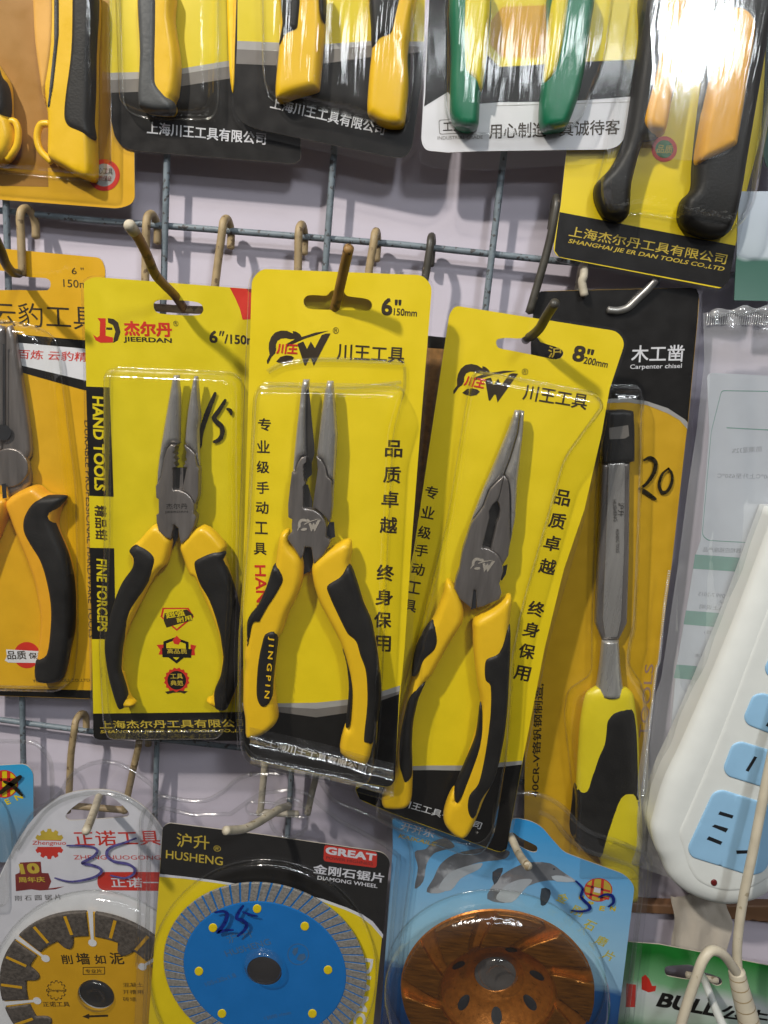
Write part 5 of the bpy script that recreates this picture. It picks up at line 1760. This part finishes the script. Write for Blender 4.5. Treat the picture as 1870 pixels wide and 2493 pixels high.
# crimped seams
mb = MB()
def crimp(path, hw, n, z):
    p = it.loc(smooth(S(path), 8, False), z)
    L = np.concatenate([[0], np.cumsum(np.linalg.norm(np.diff(p, axis=0), axis=1))])
    for k in range(n):
        s_ = L[-1] * (k + .5) / n
        x, y = np.interp(s_, L, p[:, 0]), np.interp(s_, L, p[:, 1])
        x2, y2 = np.interp(min(s_ + 1e-3, L[-1]), L, p[:, 0]), np.interp(min(s_ + 1e-3, L[-1]), L, p[:, 1])
        d = np.array((x2 - x, y2 - y)); d /= max(np.linalg.norm(d), 1e-9)
        nv = np.array((-d[1], d[0])) * hw
        tube(mb, [(x - nv[0], y - nv[1], z), (x, y, z + .0004), (x + nv[0], y + nv[1], z)], L[-1] / n * .36, BAGF, n=6)
crimp('f1300,655 1480,652 1659,658 2100,665', .0028, 62, .0150)
mb.build('crimped_seam', it.o)
mb = MB()
crimp('i1090,800 1062,1000 1030,1330 l1015,300 985,560 955,820 938,1040', .0006, 110, .0150)
mb.build('crimped_seam', it.o)
sh = Item('instruction_sheet', 'white instruction sheet with green bars and mirrored grey print inside the clear bag', 'paper sheet', 'l1150,860', .0185)
mb = MB()
sheet(mb, sh.loc(rounded(S('f1308,985 1330,966 1700,985 2200,1010 l2200,900 1080,880 1130,290 i1132,1350 1185,1050 1240,720 1270,630 1320,0'), [6, 6, 0, 0, 0, 0, 0, 0, 0, 0, 0, 0])), 0, pm('cool_white_paper', (.56, .60, .66), .6, var=.04), thick=.0004)
def outline_rect(spec, w, mat, z=1e-4, rd=8):
    p = rounded(S(spec), rd)
    c_ = p.mean(0)
    dd = np.abs(p - c_).max(0)
    a, b = sh.loc(p, z), sh.loc(c_ + (p - c_) * (1 - w / dd), z)
    n = len(a)
    mb.add([(x, y, z) for x, y in a] + [(x, y, z) for x, y in b], [[q, (q + 1) % n, n + (q + 1) % n, n + q][::-1] for q in range(n)], mat)
outline_rect('f1390,1066 2200,1080 i2200,680 1310,632 1278,600 1330,0', 2.2, TEAL)
flat(mb, sh, 'f1420,1280 1900,1306 1900,1312 1420,1286', 1e-4, TEAL)
for q in ('q922,206 2200,300 2200,440 902,350', 'q830,772 2200,880 2200,1030 806,912', 'q735,1318 2000,1420 2000,1570 706,1455'):
    flat(mb, sh, q, 1e-4, TEAL)
for s_, q, h_ in (('防潮湿32%', 'i1620,118 1450,128', 34), ('750℃上升至650℃', 'i1690,276 1365,270', 30), ('适用于公牛电器相应插座产品', 'q1720,205 1000,180', 52),
                  ('电流: 10A', 'q1600,462 1345,455', 40), ('电压: 250V~', 'q1560,530 1268,522', 40), ('功率: 2500W', 'q1560,598 1245,588', 40), ('GB/T 2099.7-2015', 'q1395,662 952,622', 42),
                  ('3x1.0mm²', 'q1385,720 1165,708', 40), ('详见产品上说明', 'q1420,790 965,756', 50), ('插座(无极性)', 'q1330,1030 1012,1012', 46),
                  ('加拿大, 日本', 'q1230,1262 915,1246', 46), ('等国家', 'q1190,1320 1005,1312', 42), ('产品安全', 'q1000,1870 835,1840', 50), ('使用说明', 'q960,1975 780,1950', 50)):
    T(mb, sh, s_, q, h_, 1.2e-4, FADED, bold=0, flip=True)
ringprint(mb, sh, 'q1145,1125', 70, 6, 1.2e-4, FADED)
for q in ('q1110,1108 1122,1108 1122,1142 1110,1142', 'q1176,1116 1188,1116 1188,1150 1176,1150'):
    flat(mb, sh, q, 1.2e-4, FADED)
outline_rect('q862,1525 1300,1560 1300,1850 815,1800', 2.0, FADED)
flat(mb, sh, 'q866,1530 880,1528 1100,1800 1086,1808', 1.2e-4, FADED)
T(mb, sh, '覆盖', 'q1010,1730 850,1715', 90, 1.2e-4, FADED, bold=0, flip=True)
mb.build('printed_sheet', sh.o)

# ===== dark edge of a green pack at the right frame edge, above the bag
it = Item('blister_pack', 'dark green rounded pack edge peeking in beside the orange and black grips', 'tool pack', 'u420,1100', .022)
mb = MB()
sheet(mb, it.loc(rounded(S('u420,-100 392,600 376,850 378,1000 400,1120 470,1180 700,1180 700,-100'), 12)), 0, pm('dark_green_card', (.012, .05, .035), .35), thick=.0006)
mb.build('card', it.o)
film_part(it, it.loc(rounded(S('u405,-100 376,600 360,850 362,1020 390,1150 470,1205 720,1205 720,-100'), 12)), [])

# ===== wooden batten and cloth strip on the wall
it = Item('wooden_batten', 'brown wooden batten fixed level on the wall below the white power strip', 'batten', 'p1500,450', .006)
mb = MB()
pillow(mb, it.loc(S('p300,330 720,365 1000,372 1659,375 3000,470 3000,640 1659,512 1350,482 890,445 560,430 300,415')), -.0055, .0006, .0012, .005, pm('brown_wood', (.19, .095, .045), .6, var=.3, ns=60, stretch=(.15, 1, 1)), spacing=.004)
mb.build('board', it.o)
it = Item('cloth_strip', 'beige cloth strip hanging over the brown batten', 'cloth strip', 'p1100,700', .0068)
mb = MB()
gx, gy = 14, 12
L0, R0 = smooth(S('p866,280 872,330 892,420 890,500 872,600 866,740'), 4, False), smooth(S('p1300,280 1318,370 1352,450 1362,510 1340,620 1310,760'), 4, False)
vs, fs = [], []
m_ = len(L0)
for j in range(m_):
    for i in range(gx + 1):
        px = L0[j] + (R0[j] - L0[j]) * i / gx
        z = .0012 + .0009 * math.sin(i * .95 + j * .12) + .0005 * math.sin(i * 2.3 - j * .4)
        x, y = it.loc([px], 0)[0]
        vs.append((x, y, z))
for j in range(m_ - 1):
    for i in range(gx):
        a = j * (gx + 1) + i
        fs.append([a, a + gx + 1, a + gx + 2, a + 1])
mb.add(vs, fs, pm('beige_cloth', (.50, .45, .38), .8, var=.1, ns=60, bump=.3, bs=1200), True)
mb.build('cloth', it.o)

# ===== power strip
it = Item('power_strip', 'white power strip with sky blue socket panels, hanging aslant', 'power strip', 'p1250,330', .0185)
mb = MB()
body = np.vstack([smooth(S('l1700,-600 1475,0 1330,350 1150,760 1060,950 1000,1150 985,1230 1010,1340 p800,0 850,130 960,240 1100,312 1300,362 1500,340 1659,265 1900,60'), 5, False), S('l2300,1200 2600,-600')])
pillow(mb, it.loc(body, .018), .0012, .0060, .0105, .0150, WPLAS, spacing=.0022)
hb = mb.build('body', it.o)
mb = MB()
face = np.vstack([smooth(S('l1850,-500 1659,-60 1560,200 1440,520 1330,800 1180,1150 1140,1250 1160,1330 p1010,60 1080,170 1200,235 1350,262 1520,235 1659,160 1800,60'), 4, False), S('l2250,1150 2550,-500')])
pillow(mb, it.loc(face, .0224), .0210, .0012, .0024, .0004, WPLAS, spacing=.0022)
mb.build('raised_face', it.o)
PAN = [('l1342,1022 1394,1003 1700,1100 1790,1160 1640,1480 1560,1500 1215,1392 1196,1340', [('l1382,1126 1460,1150 1452,1168 1372,1144', .9), ('l1352,1202 1430,1226 1415,1248 1335,1214', 1), ('l1318,1270 1396,1302 1385,1320 1305,1288', 1), ('l1475,1352 1570,1350 1562,1368 1478,1372', 1), ('l1600,1180 1616,1188 1590,1260 1574,1252', 1)]),
       ('l1452,745 1502,724 1800,815 1870,870 1790,1040 1700,1010 1425,925 1402,880', [('l1580,808 1596,814 1546,898 1530,890', 1)]),
       ('l1572,462 1622,444 1900,520 1960,570 1880,760 1800,730 1540,628 1520,585', [('l1690,560 1704,566 1660,640 1646,632', 1), ]),
       ('l1690,200 1740,182 2020,260 2080,300 2000,480 1920,450 1655,345 1640,300', [('l1810,290 1824,296 1780,370 1766,362', 1)])]
for spec, slots in PAN:
    mb = MB()
    pillow(mb, it.loc(rounded(S(spec), 16), .0232), .0222, .0005, .0012, .0006, BPLAS, spacing=.0022)
    pn = mb.build('socket_panel', it.o)
    mb = MB()
    for q, _ in slots:
        flat(mb, it, q, .02345, HOLE)
    mb.build('slot', pn)
mb = MB()
pillow(mb, it.loc(disc_px('p1225,190', 26, 20), .0232), .0215, .0007, .0012, .0012, pm('dark_red_lens', (.12, .012, .012), .25), spacing=.001)
mb.build('indicator_lamp', it.o)

# ===== cream cable
cb = bpy.data.objects.new('power_cable', None)
COL.objects.link(cb)
base = W('p1440,900', .055)[0]
cb.location = base
cb['label'] = 'cream cable running down in front of the power strip, looping over the green card'
cb['category'] = 'cable'
def depth_path(spec, ds):
    pts = S(spec)
    ds = np.interp(np.linspace(0, 1, len(pts)), np.linspace(0, 1, len(ds)), ds)
    return [W('x%f,%f' % tuple(p), d)[0] - base for p, d in zip(pts, ds)]
mb = MB()
tube(mb, sm3(depth_path('D1720,1400 1685,1550 1655,1690 1628,1830 1602,1960 1592,2060 1600,2140', [.046, .050, .054, .055, .055]), 6), .0023, CABLE, n=14)
mb.build('cord', cb)
mb = MB()
tube(mb, sm3(depth_path('p930,1440 965,1300 1020,1120 1080,950 1130,815 1200,735 1290,762 1370,860 1420,950 1450,1080', [.072, .072, .070, .066, .060, .056]), 6), .0024, CABLE, n=14)
mb.build('loop', cb)
mb = MB()
sl = sm3(depth_path('p1405,900 1425,1000 1455,1120 1490,1250 1520,1380 1540,1450', [.058, .060, .062]), 6)
rs = [.0040 + .0020 * k / len(sl) for k in range(len(sl))]
tube(mb, sl, rs, CABLE, n=16)
for k in range(3, len(sl) - 2, 4):
    d = (sl[k + 1] - sl[k - 1]).normalized()
    tube(mb, [sl[k] - d * .0003, sl[k] + d * .0003], [rs[k] * 1.015, rs[k] * 1.015], TAN, n=16, cap=False)
mb.build('strain_relief', cb)
